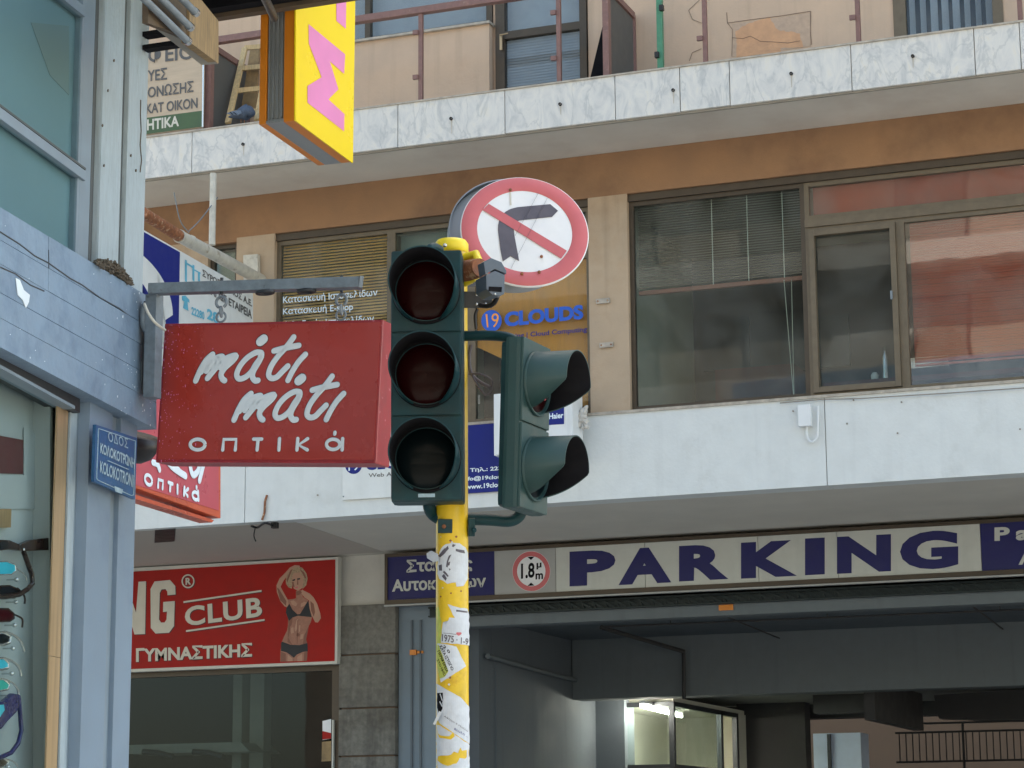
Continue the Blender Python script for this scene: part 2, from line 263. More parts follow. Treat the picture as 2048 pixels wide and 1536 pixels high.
M = dict(
 asphalt=mat('asphalt', (.05, .05, .052), .9, var=.3, scale=40, bump=.4),
 paving=mat('paving', (.46, .43, .38), .85, var=.15, scale=5, bump=.3),
 wall_pink=mat('pale_pink_render', (.58, .43, .31), .85, var=.07, scale=2.2, bump=.25, bscale=45, col2=(.50, .35, .25), c2lo=.58, c2hi=.8, c2scale=1.2, streak=.12),
 wall_tan=mat('tan_render', (.46, .355, .25), .85, var=.08, scale=2.5, bump=.25, bscale=45, col2=(.38, .26, .16), c2lo=.5, c2hi=.75, c2scale=.9, streak=.15),
 lintel=mat('brown_render', (.31, .175, .092), .85, var=.14, scale=2.2, bump=.2, bscale=45, col2=(.19, .105, .06), c2lo=.48, c2hi=.7, c2scale=.8),
 band=mat('white_painted_concrete', (.68, .71, .70), .75, var=.05, scale=4, bump=.25, bscale=30, col2=(.58, .60, .58), c2lo=.56, c2hi=.78, c2scale=2.2, streak=.06),
 soffit=mat('soffit_paint', (.62, .59, .53), .85, var=.06, scale=2, bump=.15, bscale=30, col2=(.55, .50, .44), c2lo=.5, c2hi=.75, c2scale=1.3),
 soffit2=mat('aged_cream_paint', (.62, .59, .52), .85, var=.06, scale=2, bump=.15, bscale=30),
 plaster=mat('white_plaster', (.6, .59, .54), .85, var=.08, scale=3, bump=.3, bscale=40, col2=(.42, .38, .31), c2lo=.6, c2hi=.75, streak=.15),
 plaster2=mat('darker_soffit_tone', (.46, .42, .37), .85, var=.05), ply2=mat('dark_weathered_timber', (.10, .07, .042), .8, var=.35, scale=9, stretch=(1, 6, 1)), oldboard=mat('faded_cream_board', (.50, .40, .29), .6, var=.1, scale=3, stretch=(1, 1, 6)),
 streakm=mat('drip_stain', (.50, .46, .39), .7, var=.1, scale=20),
 reflpale=mat('pale_reflection_paint', (.22, .29, .30), .6, var=.05),
 patchp=mat('paler_render_patch', (.50, .37, .27), .9, var=.12, scale=18, bump=.3),
 backwall2=mat('cream_counter_paint', (.42, .36, .25), .8, var=.08),
 pigeonw=mat('grey_wing_feathers', (.12, .16, .22), .7, var=.3, scale=60),
 stone=mat('rough_grey_stone', (.17, .165, .145), .95, var=.28, scale=16, bump=1, bscale=22, col2=(.10, .092, .075), c2lo=.45, c2hi=.75, c2scale=2.2, streak=.35),
 bronze=mat('bronze_aluminium', (.075, .058, .04), .45, .35, var=.15, scale=9),
 bronze_lt=mat('faded_bronze_aluminium', (.15, .12, .08), .5, .2, var=.15, scale=12),
 sill=mat('sill_stone', (.42, .38, .32), .8, var=.25, scale=14),
 slat=mat('glow_coloured_slats', (.95, .49, .16), .5, var=.05),  # orange carries the glow reflected in the window
 slat_grey=mat('grey_blind_slats', (.17, .15, .115), .5, var=.05),
 slat_red=mat('red_blind_slats', (.42, .10, .065), .5, var=.05),
 slat_white=mat('white_blind_slats', (.72, .74, .74), .55, var=.05),
 redbar=mat('red_bottom_rail', (.42, .16, .11), .5),
 curtain=mat('glow_coloured_curtain', (.97, .37, .06), .7, var=.12, scale=3, stretch=(6, 6, .6)),  # reflected orange glow painted into the cloth colour
 teal_blind=mat('teal_roller_blind', (.22, .27, .25), .8, var=.05),
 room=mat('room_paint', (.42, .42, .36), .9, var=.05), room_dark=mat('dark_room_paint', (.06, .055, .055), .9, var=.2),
 maroon=mat('maroon_panel', (.10, .03, .03), .7, var=.2),
 glass=glass('window_glass', refl=-.02, wav=.02, dust=.085), glass_dk=glass('shop_glass', (.60, .68, .72), -.03, wav=.02), glass_bl=glass('blue_grey_glass', (.75, .78, .8), -.015, wav=.02, dust=.08), glass_left=glass('dull_side_glass', (.85, .9, .9), -.22, .08),
 glass_teal=glass('display_glass', (.88, .92, .92), -.24, .02), glass_old=glass('bronze_tinted_glass', (.9, .86, .82), .03, wav=.03, dust=.10),
 rail=mat('brown_painted_steel', (.21, .115, .10), .55, var=.15, scale=20, col2=(.28, .18, .15), c2lo=.6, c2hi=.7, c2scale=30),
 greenp=mat('green_painted_steel', (.06, .22, .13), .5, var=.15, scale=20),
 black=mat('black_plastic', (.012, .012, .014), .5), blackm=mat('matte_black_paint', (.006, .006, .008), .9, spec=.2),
 darkmetal=mat('dark_steel', (.05, .055, .06), .45, .5, var=.2, scale=30), greym=mat('galvanised_steel', (.23, .27, .30), .5, .35, var=.15, scale=25),
 bluegrey_metal=mat('blue_grey_painted_steel', (.17, .215, .25), .5, .15, var=.22, scale=30, col2=(.09, .09, .09), c2lo=.62, c2hi=.72, c2scale=40),
 wood=mat('pine_wood', (.55, .40, .20), .7, var=.25, scale=14, stretch=(4, 4, .6)), ply=mat('weathered_plywood', (.27, .185, .09), .75, var=.35, scale=9, stretch=(1, 6, 1)),
 glight=mat('traffic_light_green_plastic', (.004, .036, .043), .5, var=.25, scale=14, spec=.3, col2=(.016, .06, .058), c2lo=.56, c2hi=.8, c2scale=10, bump=.04, bscale=120),
 gfade=mat('faded_green_plastic', (.018, .055, .054), .55, var=.12, scale=14, bump=.04, bscale=120),
 yellow=mat('yellow_pole_paint', (.78, .52, .012), .38, streak=.15, var=.12, scale=16, bump=.12, bscale=30, col2=(.62, .36, .01), c2lo=.58, c2hi=.72, c2scale=14),
 yplas=mat('yellow_plastic', (.85, .66, .02), .35, var=.06),
 signred=mat('faded_sign_red', (.55, .13, .14), .4, var=.06, scale=12), signwhite=mat('sign_white', (.78, .80, .82), .4, var=.04, scale=12),
 signgrey=mat('faded_sign_black', (.10, .09, .11), .4, var=.12, scale=25), signback=mat('sign_back_grey', (.30, .33, .36), .5, .3, var=.1),
 matired=mat('red_sign_face', (.42, .048, .034), .28, var=.06, scale=4, coat=.3), matiframe=mat('red_sign_frame', (.34, .03, .04), .35, var=.15, scale=20, col2=(.5, .2, .24), c2lo=.62, c2hi=.7, c2scale=40),
 pinkface=mat('pink_sign_face', (.50, .085, .11), .3, var=.06), orangeframe=mat('orange_red_sign_frame', (.55, .10, .045), .3, var=.08),
 white=mat('skylit_white_print', (.76, .86, .92), .5, var=.03), cream=mat('cream_print', (.60, .58, .50), .6, var=.06), outline=mat('dark_outline_print', (.06, .01, .015), .5),  # bluish skylight is mixed into the white
 gymred=mat('gym_sign_red', (.34, .020, .016), .6, var=.08, spec=.15), gymframe=mat('gym_sign_frame', (.55, .55, .50), .5, var=.06),
 navy=mat('navy_panel', (.009, .010, .10), .6, var=.08), navy2=mat('royal_blue_print', (.018, .028, .20), .6, var=.05, spec=.2), blue=mat('bright_blue_print', (.01, .10, .55), .5, var=.03),
 panelw=mat('white_acrylic_panel', (.52, .54, .50), .5, var=.05, streak=.06), panelg=mat('grey_acrylic_panel', (.36, .37, .36), .5, var=.05),
 ltblue=mat('light_blue_print', (.12, .45, .62), .5), darkprint=mat('dark_grey_print', (.10, .10, .10), .6), boardw=mat('white_sign_board', (.72, .75, .74), .45, var=.05, streak=.05),
 ywface=mat('yellow_sign_face', (.90, .68, .008), .25, var=.01, scale=1), orange=mat('orange_sign_edge', (.62, .20, .01), .35, var=.06), pink=mat('pink_print', (.76, .25, .52), .35, var=.05), alu=mat('aluminium_channel', (.34, .36, .36), .4, .6, var=.25, scale=30, stretch=(30, 30, .5)),
 shutter=mat('dark_shutter_steel', (.02, .03, .03), .5, .4, var=.3, scale=20),
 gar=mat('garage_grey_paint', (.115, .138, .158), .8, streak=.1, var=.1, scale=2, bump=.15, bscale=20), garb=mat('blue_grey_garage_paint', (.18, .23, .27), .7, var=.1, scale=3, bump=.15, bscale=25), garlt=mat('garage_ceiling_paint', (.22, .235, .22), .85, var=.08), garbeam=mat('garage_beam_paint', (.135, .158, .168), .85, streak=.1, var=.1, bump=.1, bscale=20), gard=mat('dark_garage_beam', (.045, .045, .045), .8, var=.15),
 booth=mat('booth_wall_paint', (.74, .73, .62), .8, var=.04), tubeoff=mat('fluorescent_tube', (.9, .9, .85), .4, emis=(1, .95, .80), es=36),
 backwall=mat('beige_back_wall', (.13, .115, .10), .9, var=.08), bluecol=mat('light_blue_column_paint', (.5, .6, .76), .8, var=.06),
 concr=mat('blue_grey_painted_concrete', (.21, .30, .40), .62, var=.08, scale=7, bump=.5, bscale=26, col2=(.15, .225, .32), c2lo=.5, c2hi=.7, c2scale=6, streak=.08),
 pier=mat('pale_grey_painted_timber', (.38, .46, .50), .6, var=.12, scale=14, bump=.35, bscale=40, stretch=(7, 7, .7), col2=(.28, .33, .35), c2lo=.6, c2hi=.7, c2scale=16),
 pierlow=mat('blue_painted_steel_column', (.21, .29, .38), .5, var=.05, scale=8, bump=.05, col2=(.18, .25, .34), c2lo=.55, c2hi=.7),
 reveal=mat('shadow_gap_timber', (.10, .11, .11), .8), lframe=mat('blue_grey_window_frame', (.22, .285, .34), .5, var=.1, scale=10),
 leftbacking=mat('teal_backing_tone', (.21, .315, .355), .5, var=.06, scale=1.2), gold=mat('gold_anodised_strip', (.46, .34, .20), .35, .45, var=.18, scale=9, stretch=(8, 8, .25)),
 disp=mat('display_back_panel', (.36, .405, .41), .6, var=.04), chip=mat('nest_straw', (.12, .10, .075), .9, var=.5, scale=90), 
 plateb=mat('blue_enamel_plate', (.022, .10, .24), .4, var=.18, scale=20), platel=mat('pale_plate_letters', (.34, .48, .56), .55, var=.2, scale=60),
 rust=mat('rusty_pipe', (.26, .10, .045), .8, var=.4, scale=25, bump=.4, col2=(.50, .33, .2), c2lo=.55, c2hi=.62, c2scale=22), pipew=mat('dirty_white_pipe', (.55, .53, .46), .6, var=.15, scale=12, col2=(.3, .25, .17), c2lo=.6, c2hi=.7, c2scale=8),
 lensred=mat('dark_red_lens', (.014, .001, .0015), .3, spec=.07, coat=.05), lensgrn=mat('dark_green_lens', (.002, .006, .008), .3, spec=.07, coat=.05),
 skin=mat('poster_skin_tone', (.34, .16, .11), .6, var=.18, scale=25), skin2=mat('poster_skin_highlight', (.46, .26, .18), .6, var=.1), skin3=mat('poster_skin_shade', (.22, .09, .06), .6, var=.1), hair=mat('poster_blond_hair', (.36, .26, .16), .6, var=.4, scale=60), bikini=mat('poster_black_cloth', (.012, .014, .02), .6),
 sunbrown=mat('dark_tortoise_frame', (.022, .011, .009), .25), sunblue=mat('blue_frame', (.015, .018, .10), .25), silver=mat('silver_metal', (.6, .62, .62), .22, .9, var=.05),
 lens1=mat('cyan_sky_painted_lens', (.08, .62, .80), .12, .3), lens2=mat('black_lens', (.015, .018, .02), .1), lens3=mat('red_mirror_lens', (.10, .01, .015), .12, .5), lens4=mat('green_mirror_lens', (.06, .50, .42), .12, .3),  # mirrored sky is painted into the cyan lens colour
 paper=mat('torn_paper', (.62, .66, .70), .75, var=.10, scale=40, bump=.1), paperl=mat('lime_sticker', (.50, .55, .10), .6, var=.12, scale=50), cloth=mat('white_cloth', (.6, .58, .54), .8, var=.1),
 pigeon=mat('slate_feathers', (.06, .085, .13), .7, var=.35, scale=60), peel=mat('exposed_orange_render', (.60, .35, .20), .9, var=.12, scale=9, bump=.3), crack=mat('crack_dirt', (.16, .11, .08), .9),
 dirt=mat('grey_stain', (.3, .28, .24), .9), acw=mat('white_appliance', (.74, .77, .78), .4, var=.03),
 dgrey=mat('dark_grey_door', (.09, .09, .085), .6), plasticgrey=mat('grey_plastic_housing', (.10, .13, .17), .5, var=.1),
 opw=mat('sunlit_pale_render', (.30, .255, .20), .85, var=.1, scale=1), opw2=mat('sunlit_white_render', (.42, .39, .34), .85),
)
MARB = [marble('marble_%s' % n, i*3.7) for i, n in enumerate(['veined', 'cloudy', 'streaked', 'grey_veined'])]

# ================================================================== GROUND
ob('ground', MB().box(-90, 90, -60, 90, -.3, -.004), M['asphalt'], kind='structure', label='asphalt ground of the town')
ob('street', MB().box(-60, 60, -11.5, 18.6, -.2, 0), M['paving'], kind='structure', label='unseen street below the frame, made pale to bounce light')  # pale surface chosen to bounce light up to the soffits
ob('pavement', MB().box(-40, 30, 18.6, 24.5, 0.004, .14), M['paving'], kind='structure', label='pavement in front of the commercial building')
ob('pavement', MB().box(-16, -2.2, 2.5, 9.6, 0.004, .14), M['paving'], kind='structure', label='pavement at the corner shop')

# ================================================================== COMMERCIAL BUILDING
Zm0, Zm1, Zsill, Zb0, Zw1 = 8.436, 8.885, 5.80, 4.935, 7.995
def ux(px, Y=21.0, py=650): return facade(Y).at(px, py).x
B = thing('commercial_building', 'large commercial building with marble balcony edge, office windows and parking entrance', 'building', (-8, 22, 0))
def bp(name, mb, m, **k): return ob(name, mb, m, B, **k)
XL, XR = -22.0, 8.0
# balcony slab, marble facing, soffits
bp('balcony_slab', MB().box(XL, XR, 20.03, 21.0, Zm0+.004, Zm1-.01), M['soffit'], label='grey painted underside of the balcony')
js = [150, 384, 612, 796, 1010, 1231, 1361, 1461, 1702, 1950, 2042, 2260]
jx = [facade(20).at(p, 300 if p < 700 else (230 if p < 1500 else 120)).x for p in js]
for i in range(len(jx)-1):
    d = rnd.uniform(0, .004)
    bp('marble_slab', MB().box(jx[i]+.004, jx[i+1]-.004, 19.996+d, 20.03, Zm0-.004+rnd.uniform(0, .006), Zm1-.012), MARB[i % 4], bevel=.003)
bp('coping', MB().box(jx[0], jx[-1], 19.982, 20.3, Zm1-.012, Zm1+.004), M['sill'], label='thin stone coping along the top of the marble')
bp('slab_edge_strip', MB().box(jx[0], jx[-1], 20.031, 20.06, Zm0-.018, Zm0+.004), M['dirt'])
for x, y in [(487, 289), (903, 238), (1121, 209), (1347, 181), (1583, 148), (1826, 113)]:
    c = facade(20).at(x, y); bp('drain_spout', MB().lathe(c+V((0, .0, 0)), (0, -1, 0), [(-.02, .016), (.022, .016), (.022, .010), (-.01, .010), (-.01, .0005)], 12), M['black'])
    if True:
        k_ = rnd.uniform(18, 34); F0 = facade(19.9935); bp('rust_streak', MB().sheet([F0.at(x-1.4, y+3), F0.at(x+1.4, y+3), F0.at(x+.9, y+k_), F0.at(x-.5, y+k_*.9)]), M['streakm'])
# storey above the balcony
def wallseg(x0, x1, z0, z1, m, Y0=21.0, Y1=21.25, name='wall', **k): return bp(name, MB().box(x0, x1, Y0, Y1, z0, z1), m, **k)
w1l, w1r = ux(640, 21, 30), ux(985, 21, 40); zs1 = facade(20.9).at(950, 52).z
dl, dr = ux(992, 21, 60), ux(1174, 21, 60); w2l, w2r = ux(1787, 21, 30), ux(2007, 21, 30)
Ztop = 24.0
dk = (ux(424, 21, 180), ux(512, 21, 180))
wallseg(XL, w1l, Zm1-.02, 11.2, M['wall_pink'])
wallseg(w1l, w1r, Zm1-.02, zs1, M['wall_pink'], 20.9, 21.25, label='pink parapet below the upper window')
wallseg(dr+.01, w2l, Zm1-.02, 11.2, M['wall_pink']); wallseg(w2r, XR, Zm1-.02, 11.2, M['wall_pink'])
bp('window_sill', MB().box(w1l, w1r+.02, 20.86, 21.1, zs1, zs1+.025), M['sill'])
wallseg(w1r, dl, Zm1-.02, 11.2, M['wall_pink'], 21.02)
wallseg(XL, XR, 11.2, Ztop, M['wall_pink'], 21.0, 30.0, name='upper_storeys')

# upper left window, frame + panes
fr = MB(); fr.box(w1l, w1l+.06, 21.0, 21.07, zs1+.025, 11.2); fr.box(ux(735, 21, 30)-.03, ux(735, 21, 30)+.03, 21.0, 21.07, zs1+.025, 11.2)
fr.box(w1r-.07, w1r-.004, 21.0, 21.07, zs1+.025, 11.2); fr.box(w1l+.06, w1r-.07, 21.002, 21.06, zs1+.025, zs1+.085)
wf = bp('window_frame', fr, M['bronze']); ob('window_pane', MB().box(w1l+.06, w1r-.07, 21.03, 21.036, zs1+.085, 11.2), M['glass_bl'], wf)
ob('roller_blind', MB().box(w1l+.06, w1r-.07, 21.12, 21.13, zs1+.03, 11.2), M['slat_white'], wf)
# balcony door
za = facade(21).at(1080, 62).z
fr = MB(); fr.box(dl, dl+.1, 20.98, 21.06, Zm1, 11.2); fr.box(dr-.075, dr, 20.98, 21.06, Zm1, 11.2); fr.box(dl+.1, dr-.075, 20.982, 21.05, za-.04, za+.04)
df = bp('balcony_door', fr, M['bronze'], label='bronze framed balcony door with white blind')
ob('door_pane', MB().box(dl+.1, dr-.075, 21.02, 21.026, Zm1, za-.04), M['glass_bl'], df); ob('door_pane', MB().box(dl+.1, dr-.075, 21.02, 21.026, za+.04, 11.2), M['glass_bl'], df)
def venetian(x0, x1, z0, z1, Y, pitch=.026, wdt=.022, tilt=40, sag=.0):
    mb = MB(); z = z1; a = R(tilt); dy, dz = wdt/2*math.cos(a), wdt/2*math.sin(a)
    while z > z0:
        s1, s2 = rnd.uniform(-.0012, .0012), rnd.uniform(-.0012, .0012)
        mb.add([(x0, Y-dy, z+dz+s1), (x1, Y-dy, z+dz+s2), (x1, Y+dy, z-dz+s2), (x0, Y+dy, z-dz+s1)], [[0, 1, 2, 3]])
        z -= pitch
    return mb
ob('blind_brightener', MB().box(dl+.1, dr-.075, 21.065, 21.07, Zm1, za-.05), M['slat_white'], df)  # pale panel added to brighten the dim door blind
ob('venetian_blind', venetian(dl+.1, dr-.075, Zm1, za-.05, 21.045, tilt=-66, pitch=.03), M['slat_white'], df, kind='stuff')
ob('roller_blind', MB().box(dl+.1, dr-.075, 21.08, 21.085, za+.04, 11.2), M['slat_white'], df)
h = facade(20.95).at(1002, 84); ob('handle_plate', MB().obox(h, (1, 0, 0), (0, 1, 0), (0, 0, 1), .014, .006, .085), M['gold'], df)
h = facade(20.93).at(1002, 72); ob('handle', MB().tube([h, h+V((0, -.03, .0)), h+V((.09, -.035, .005))], .007), M['gold'], df)
# right upper window with vertical blinds
fr = MB(); fr.box(w2l, w2l+.12, 20.985, 21.06, Zm1, 11.2); fr.box(w2r-.1, w2r, 20.985, 21.06, Zm1, 11.2)
wf = bp('window_frame', fr, M['bronze_lt']); ob('window_pane', MB().box(w2l+.12, w2r-.1, 21.02, 21.026, Zm1, 11.2), M['glass_bl'], wf)
x = w2l+.16; k = 0
while x < w2r-.12:
    a = R(rnd.uniform(25, 60)); c = V((x, 21.12, 10.0)); ob('vertical_slat', MB().obox(c, (math.cos(a), math.sin(a), 0), (-math.sin(a), math.cos(a), 0), (0, 0, 1), .038, .0015, 1.1), M['slat_white'], wf); x += .106
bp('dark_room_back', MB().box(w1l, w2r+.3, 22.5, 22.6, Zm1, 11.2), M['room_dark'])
# peeling render patches, cracks on the upper wall
pw = facade(20.995)
def patch(pts, m, pl, o=.0, t=.003, n='peeled_patch', jit=1.5, par=None):
    q = []
    for i in range(len(pts)):
        a, b = pts[i], pts[(i+1) % len(pts)]; L = math.hypot(b[0]-a[0], b[1]-a[1]); k = max(1, int(L/5)) if jit else 1
        for j in range(k):
            t_ = j/k; q.append((a[0]+(b[0]-a[0])*t_+rnd.uniform(-jit, jit), a[1]+(b[1]-a[1])*t_+rnd.uniform(-jit, jit)))
    return ob(n, MB().prism(pquad(pl, q, o), -pl.n*t), m, par or B)
patch([(1464, 114), (1464, 49), (1500, 43), (1560, 34), (1620, 25), (1621, 92)], M['patchp'], pw, t=.001, jit=.3, n='render_patch')
patch([(1473, 115), (1472, 62), (1494, 47), (1540, 35), (1556, 60), (1600, 66), (1607, 95), (1560, 97), (1563, 104), (1530, 108)], M['peel'], pw, .0015)
patch([(712, 214), (714, 190), (740, 180), (770, 178), (800, 190), (838, 184), (846, 196), (845, 199)], M['peel'], pw, .0015)
def crack(pts, pl, w=.7, par=None, m=None, n='crack'):
    mb = MB(); pts = [(p[0]+rnd.uniform(-.8, .8), p[1]+rnd.uniform(-.8, .8)) for p in pts]
    for a, b in zip(pts, pts[1:]):
        mb.bar(pl.at(a[0], a[1], .0008), pl.at(b[0], b[1], .0008), .004, w*.0045, up=pl.n)
    return ob(n, mb, m or M['crack'], par or B, kind='stuff')
crack([(1455, 46), (1500, 40), (1560, 32), (1621, 22), (1621, 60), (1623, 90)], pw); crack([(1454, 25), (1455, 46), (1466, 60), (1464, 112)], pw, .5)
crack([(1465, 75), (1485, 78), (1500, 72), (1520, 83), (1545, 84), (1575, 86), (1600, 82)], pw, 1.6); crack([(1400, 0), (1378, 20), (1385, 38), (1402, 46), (1411, 48)], pw, .5)
crack([(716, 146), (770, 140), (836, 130)], pw, .5); crack([(775, 170), (790, 182), (805, 178)], pw, 1.5)
crack([(1378, 122), (1385, 106), (1402, 98)], pw, .5)

# ---- first floor: wall plane Y=21
xs = dict(a0=ux(415, 21, 560), a1=ux(472, 21, 560), b0=ux(547, 21, 640), b1=ux(1179, 21, 650), c0=ux(1257, 21, 600))
for a, b in [(XL, xs['a0']), (xs['a1'], xs['b0']), (xs['b1'], xs['c0'])]: wallseg(a, b, Zsill, Zw1, M['wall_tan'], label='tan rendered pier between the first floor windows')
wallseg(XL, XR, Zw1, Zm0+.003, M['lintel'], 20.998, 21.3, name='lintel', label='brown rendered lintel under the balcony')
bp('sill', MB().box(XL, XR, 20.97, 21.2, Zsill-.028, Zsill), M['sill'])
xb = [XL, ux(491, 21, 1000), ux(1651, 21, 850), XR]
for i in range(3): bp('parapet_panel', MB().box(xb[i]+.004, xb[i+1]-.004, 20.985+.002*i, 21.25, Zb0, Zsill-.028), M['band'], label='white painted concrete parapet band')
bp('parapet_backing', MB().box(XL, XR, 21.01, 21.2, Zb0+.01, Zsill-.03), M['dirt'])
# windows helper
def win(x0, x1, z0, z1, t=.045, m='bronze_lt', g='glass', Y=21.06, name='window_frame', d=.06):
    mb = MB(); mb.box(x0, x0+t, Y, Y+d, z0, z1); mb.box(x1-t, x1, Y, Y+d, z0, z1); mb.box(x0+t, x1-t, Y+.001, Y+d-.001, z0, z0+t); mb.box(x0+t, x1-t, Y+.001, Y+d-.001, z1-t, z1)
    f = bp(name, mb, M[m], bevel=.002); ob('window_pane', MB().box(x0+t, x1-t, Y+.03, Y+.035, z0+t, z1-t), M[g], f); return f
ct = .1
bp('window_head', MB().box(xs['b0'], xs['b1'], 21.03, 21.14, Zw1-.075, Zw1-.002), M['bronze']); bp('window_head', MB().box(xs['c0'], XR-.5, 21.03, 21.14, Zw1-.075, Zw1-.002), M['bronze'])
m1, m2 = ux(777, 21, 560), ux(938, 21, 700)
f = win(xs['b0'], m1, Zsill, Zw1-.075); ob('venetian_blind', venetian(xs['b0']+.05, m1-.05, Zsill+.05, Zw1-.1, 21.112, tilt=-60, pitch=.032, wdt=.027), M['slat'], f, kind='stuff', label='venetian blind coloured with reflected orange glow')  # orange glow reflected in the pane is put into the slat colour
f = win(m1, m2, Zsill, Zw1-.075); ob('roller_blind', MB().box(m1+.05, m2-.05, 21.2, 21.21, Zsill+.5, Zw1-.12), M['teal_blind'], f)
f = win(m2, xs['b1'], Zsill, Zw1-.075)
za_ = facade(21).at(1080, 590).z
bp('window_transom', MB().box(m2+.045, xs['b1']-.045, 21.062, 21.11, facade(21).at(1180, 505).z-.03, facade(21).at(1180, 505).z+.03), M['bronze_lt'])
pl_ = facade(21.12)
ob('curtain', MB().prism([pl_.at(940, 520), pl_.at(1176, 500), pl_.at(1176, 815), pl_.at(1100, 790), pl_.at(1010, 720), pl_.at(945, 690)], (0, .01, 0)), M['curtain'], f, label='translucent curtain coloured with reflected orange glow')  # cloth colour stands in for the orange reflection
ob('door_leaf', MB().prism([facade(21.9).at(x, y) for x, y in ((955, 700), (1000, 700), (1000, 842), (955, 842))], (0, .04, 0)), M['maroon'], f)
# small far window
f = win(xs['a0'], xs['a1'], facade(21).at(440, 640).z, facade(21).at(440, 487).z, m='bronze'); ob('roller_blind', MB().box(xs['a0']+.04, xs['a1']-.04, 21.14, 21.15, 5.8, facade(21).at(440, 500).z), M['room'], f)
bp('wall', MB().box(xs['a0'], xs['a1'], 21.0, 21.25, Zsill, facade(21).at(440, 640).z), M['wall_tan']); bp('wall', MB().box(xs['a0'], xs['a1'], 21.0, 21.25, facade(21).at(440, 487).z, Zw1), M['lintel'])
# right window group
c1, c2 = ux(1612, 21, 600), ux(1802, 21, 600); zt = facade(21).at(1800, 428).z
f = win(xs['c0'], c1, Zsill, Zw1-.075, m='bronze')
zb = facade(21.1).at(1440, 560).z
bl = ob('venetian_blind', venetian(xs['c0']+.05, c1-.05, zb, Zw1-.1, 21.2, tilt=22), M['slat_grey'], f, kind='stuff', label='grey half raised venetian blind')
ob('bottom_rail', MB().box(xs['c0']+.05, c1-.05, 21.18, 21.22, zb-.055, zb-.015), M['redbar'], bl)
for px in (1426, 1497, 1568):
    x = ux(px, 21.19, 500); ob('blind_cord', MB().box(x-.004, x+.004, 21.17, 21.175, zb-.02, Zw1-.1), M['cream'], bl)
for a, b in (((1568, 560), (1587, 790)), ((1583, 560), (1588, 790))): ob('blind_cord', MB().tube([facade(21.17).at(*a), facade(21.17).at(*b)], .004, 5), M['cream'], bl)
f = win(c1, XR-.5, zt+.05, Zw1-.075, g='glass_old'); ob('venetian_blind', venetian(c1+.06, XR-.6, zt+.1, Zw1-.1, 21.18, tilt=72, wdt=.026), M['slat_red'], f, kind='stuff', label='closed red blind behind the transom')
tb = MB().box(c1, XR-.5, 21.04, 21.13, zt-.025, zt+.05); bp('transom_bar', tb, M['bronze_lt'], bevel=.003)
f = win(c1, c2, Zsill, zt-.025, t=.035, m='bronze_lt')
mb = MB(); x0, x1, z0, z1 = c1+.036, c2-.036, Zsill+.037, zt-.062; t = .055
mb.box(x0, x0+t, 21.03, 21.1, z0, z1); mb.box(x1-t, x1, 21.03, 21.1, z0, z1); mb.box(x0+t, x1-t, 21.031, 21.099, z0, z0+t); mb.box(x0+t, x1-t, 21.031, 21.099, z1-t, z1)
ob('sash', mb, M['bronze_lt'], f, bevel=.004)
h = facade(21.02).at(1783, 590); ob('sash_handle', MB().obox(h, (1, 0, 0), (0, 1, 0), (0, 0, 1), .01, .012, .04), M['greym'], f)
f = win(c2, XR-.5, Zsill, zt-.025, g='glass_old'); zb2 = facade(21.1).at(1930, 715).z
bl = ob('venetian_blind', venetian(c2+.07, XR-.6, zb2, zt-.05, 21.2, tilt=58, wdt=.024), M['slat_red'], f, kind='stuff', label='red venetian blind let down almost to the sill')
ob('bottom_rail', MB().box(c2+.07, XR-.6, 21.19, 21.21, zb2-.03, zb2-.01), M['redbar'], bl)
# office rooms behind
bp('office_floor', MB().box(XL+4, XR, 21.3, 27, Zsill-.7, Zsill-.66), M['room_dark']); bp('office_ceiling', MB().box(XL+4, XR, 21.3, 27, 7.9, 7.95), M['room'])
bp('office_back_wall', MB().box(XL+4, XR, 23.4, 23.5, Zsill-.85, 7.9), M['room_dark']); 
pv = xs['c0']-.05
bp('office_partition', MB().box(pv-.1, pv, 21.3, 25.5, Zsill-.85, 7.9), M['room'], label='pale partition wall seen behind the glass')
bp('office_partition', MB().box(m2-.3, m2-.2, 21.4, 25.5, Zsill-.85, 7.9), M['room'])
for px0, px1, y0, y1 in ((1405, 1500, 640, 735), (1560, 1700, 640, 730)):
    a, b = facade(23.3).at(px0, y0), facade(23.3).at(px1, y1); bp('picture_frame', MB().box(a.x, b.x, 23.3, 23.35, b.z, a.z), M['darkmetal'])
a, b = facade(22.8).at(1430, 740), facade(22.8).at(1590, 800); bp('office_cabinet', MB().box(a.x, b.x, 22.8, 23.3, 5, a.z), M['maroon'])
a = facade(22.0).at(1772, 765); bottle = MB().lathe((a.x, 22.0, a.z), (0, 0, 1), [(0, .03), (.25, .03), (.3, .012), (.36, .012), (.36, .001)], 12)
tag(ob('bottle', bottle, M['silver']), 'pale metallic bottle standing inside the open sash window', 'bottle')
a = facade(22.0).at(1750, 765); tag(ob('jar', MB().lathe((a.x, 22.0, a.z), (0, 0, 1), [(0, .03), (.07, .04), (.1, .02), (.1, .001)], 12), M['slat_white']), 'small white jar beside the bottle inside the sash window', 'jar')
a, b = facade(21.9).at(1700, 772), facade(21.9).at(2060, 790); tag(ob('desk', MB().box(a.x-.2, b.x, 21.6, 22.5, a.z-.06, a.z-.01), M['maroon']), 'dark desk top inside the office behind the sash window', 'desk')
a, b = facade(22.2).at(1822, 725), facade(22.2).at(1905, 735); tag(ob('paper_tray', MB().box(a.x, b.x, 22.0, 22.4, b.z-.02, a.z), M['silver']), 'pale flat paper tray below the red blind at the right window', 'tray')
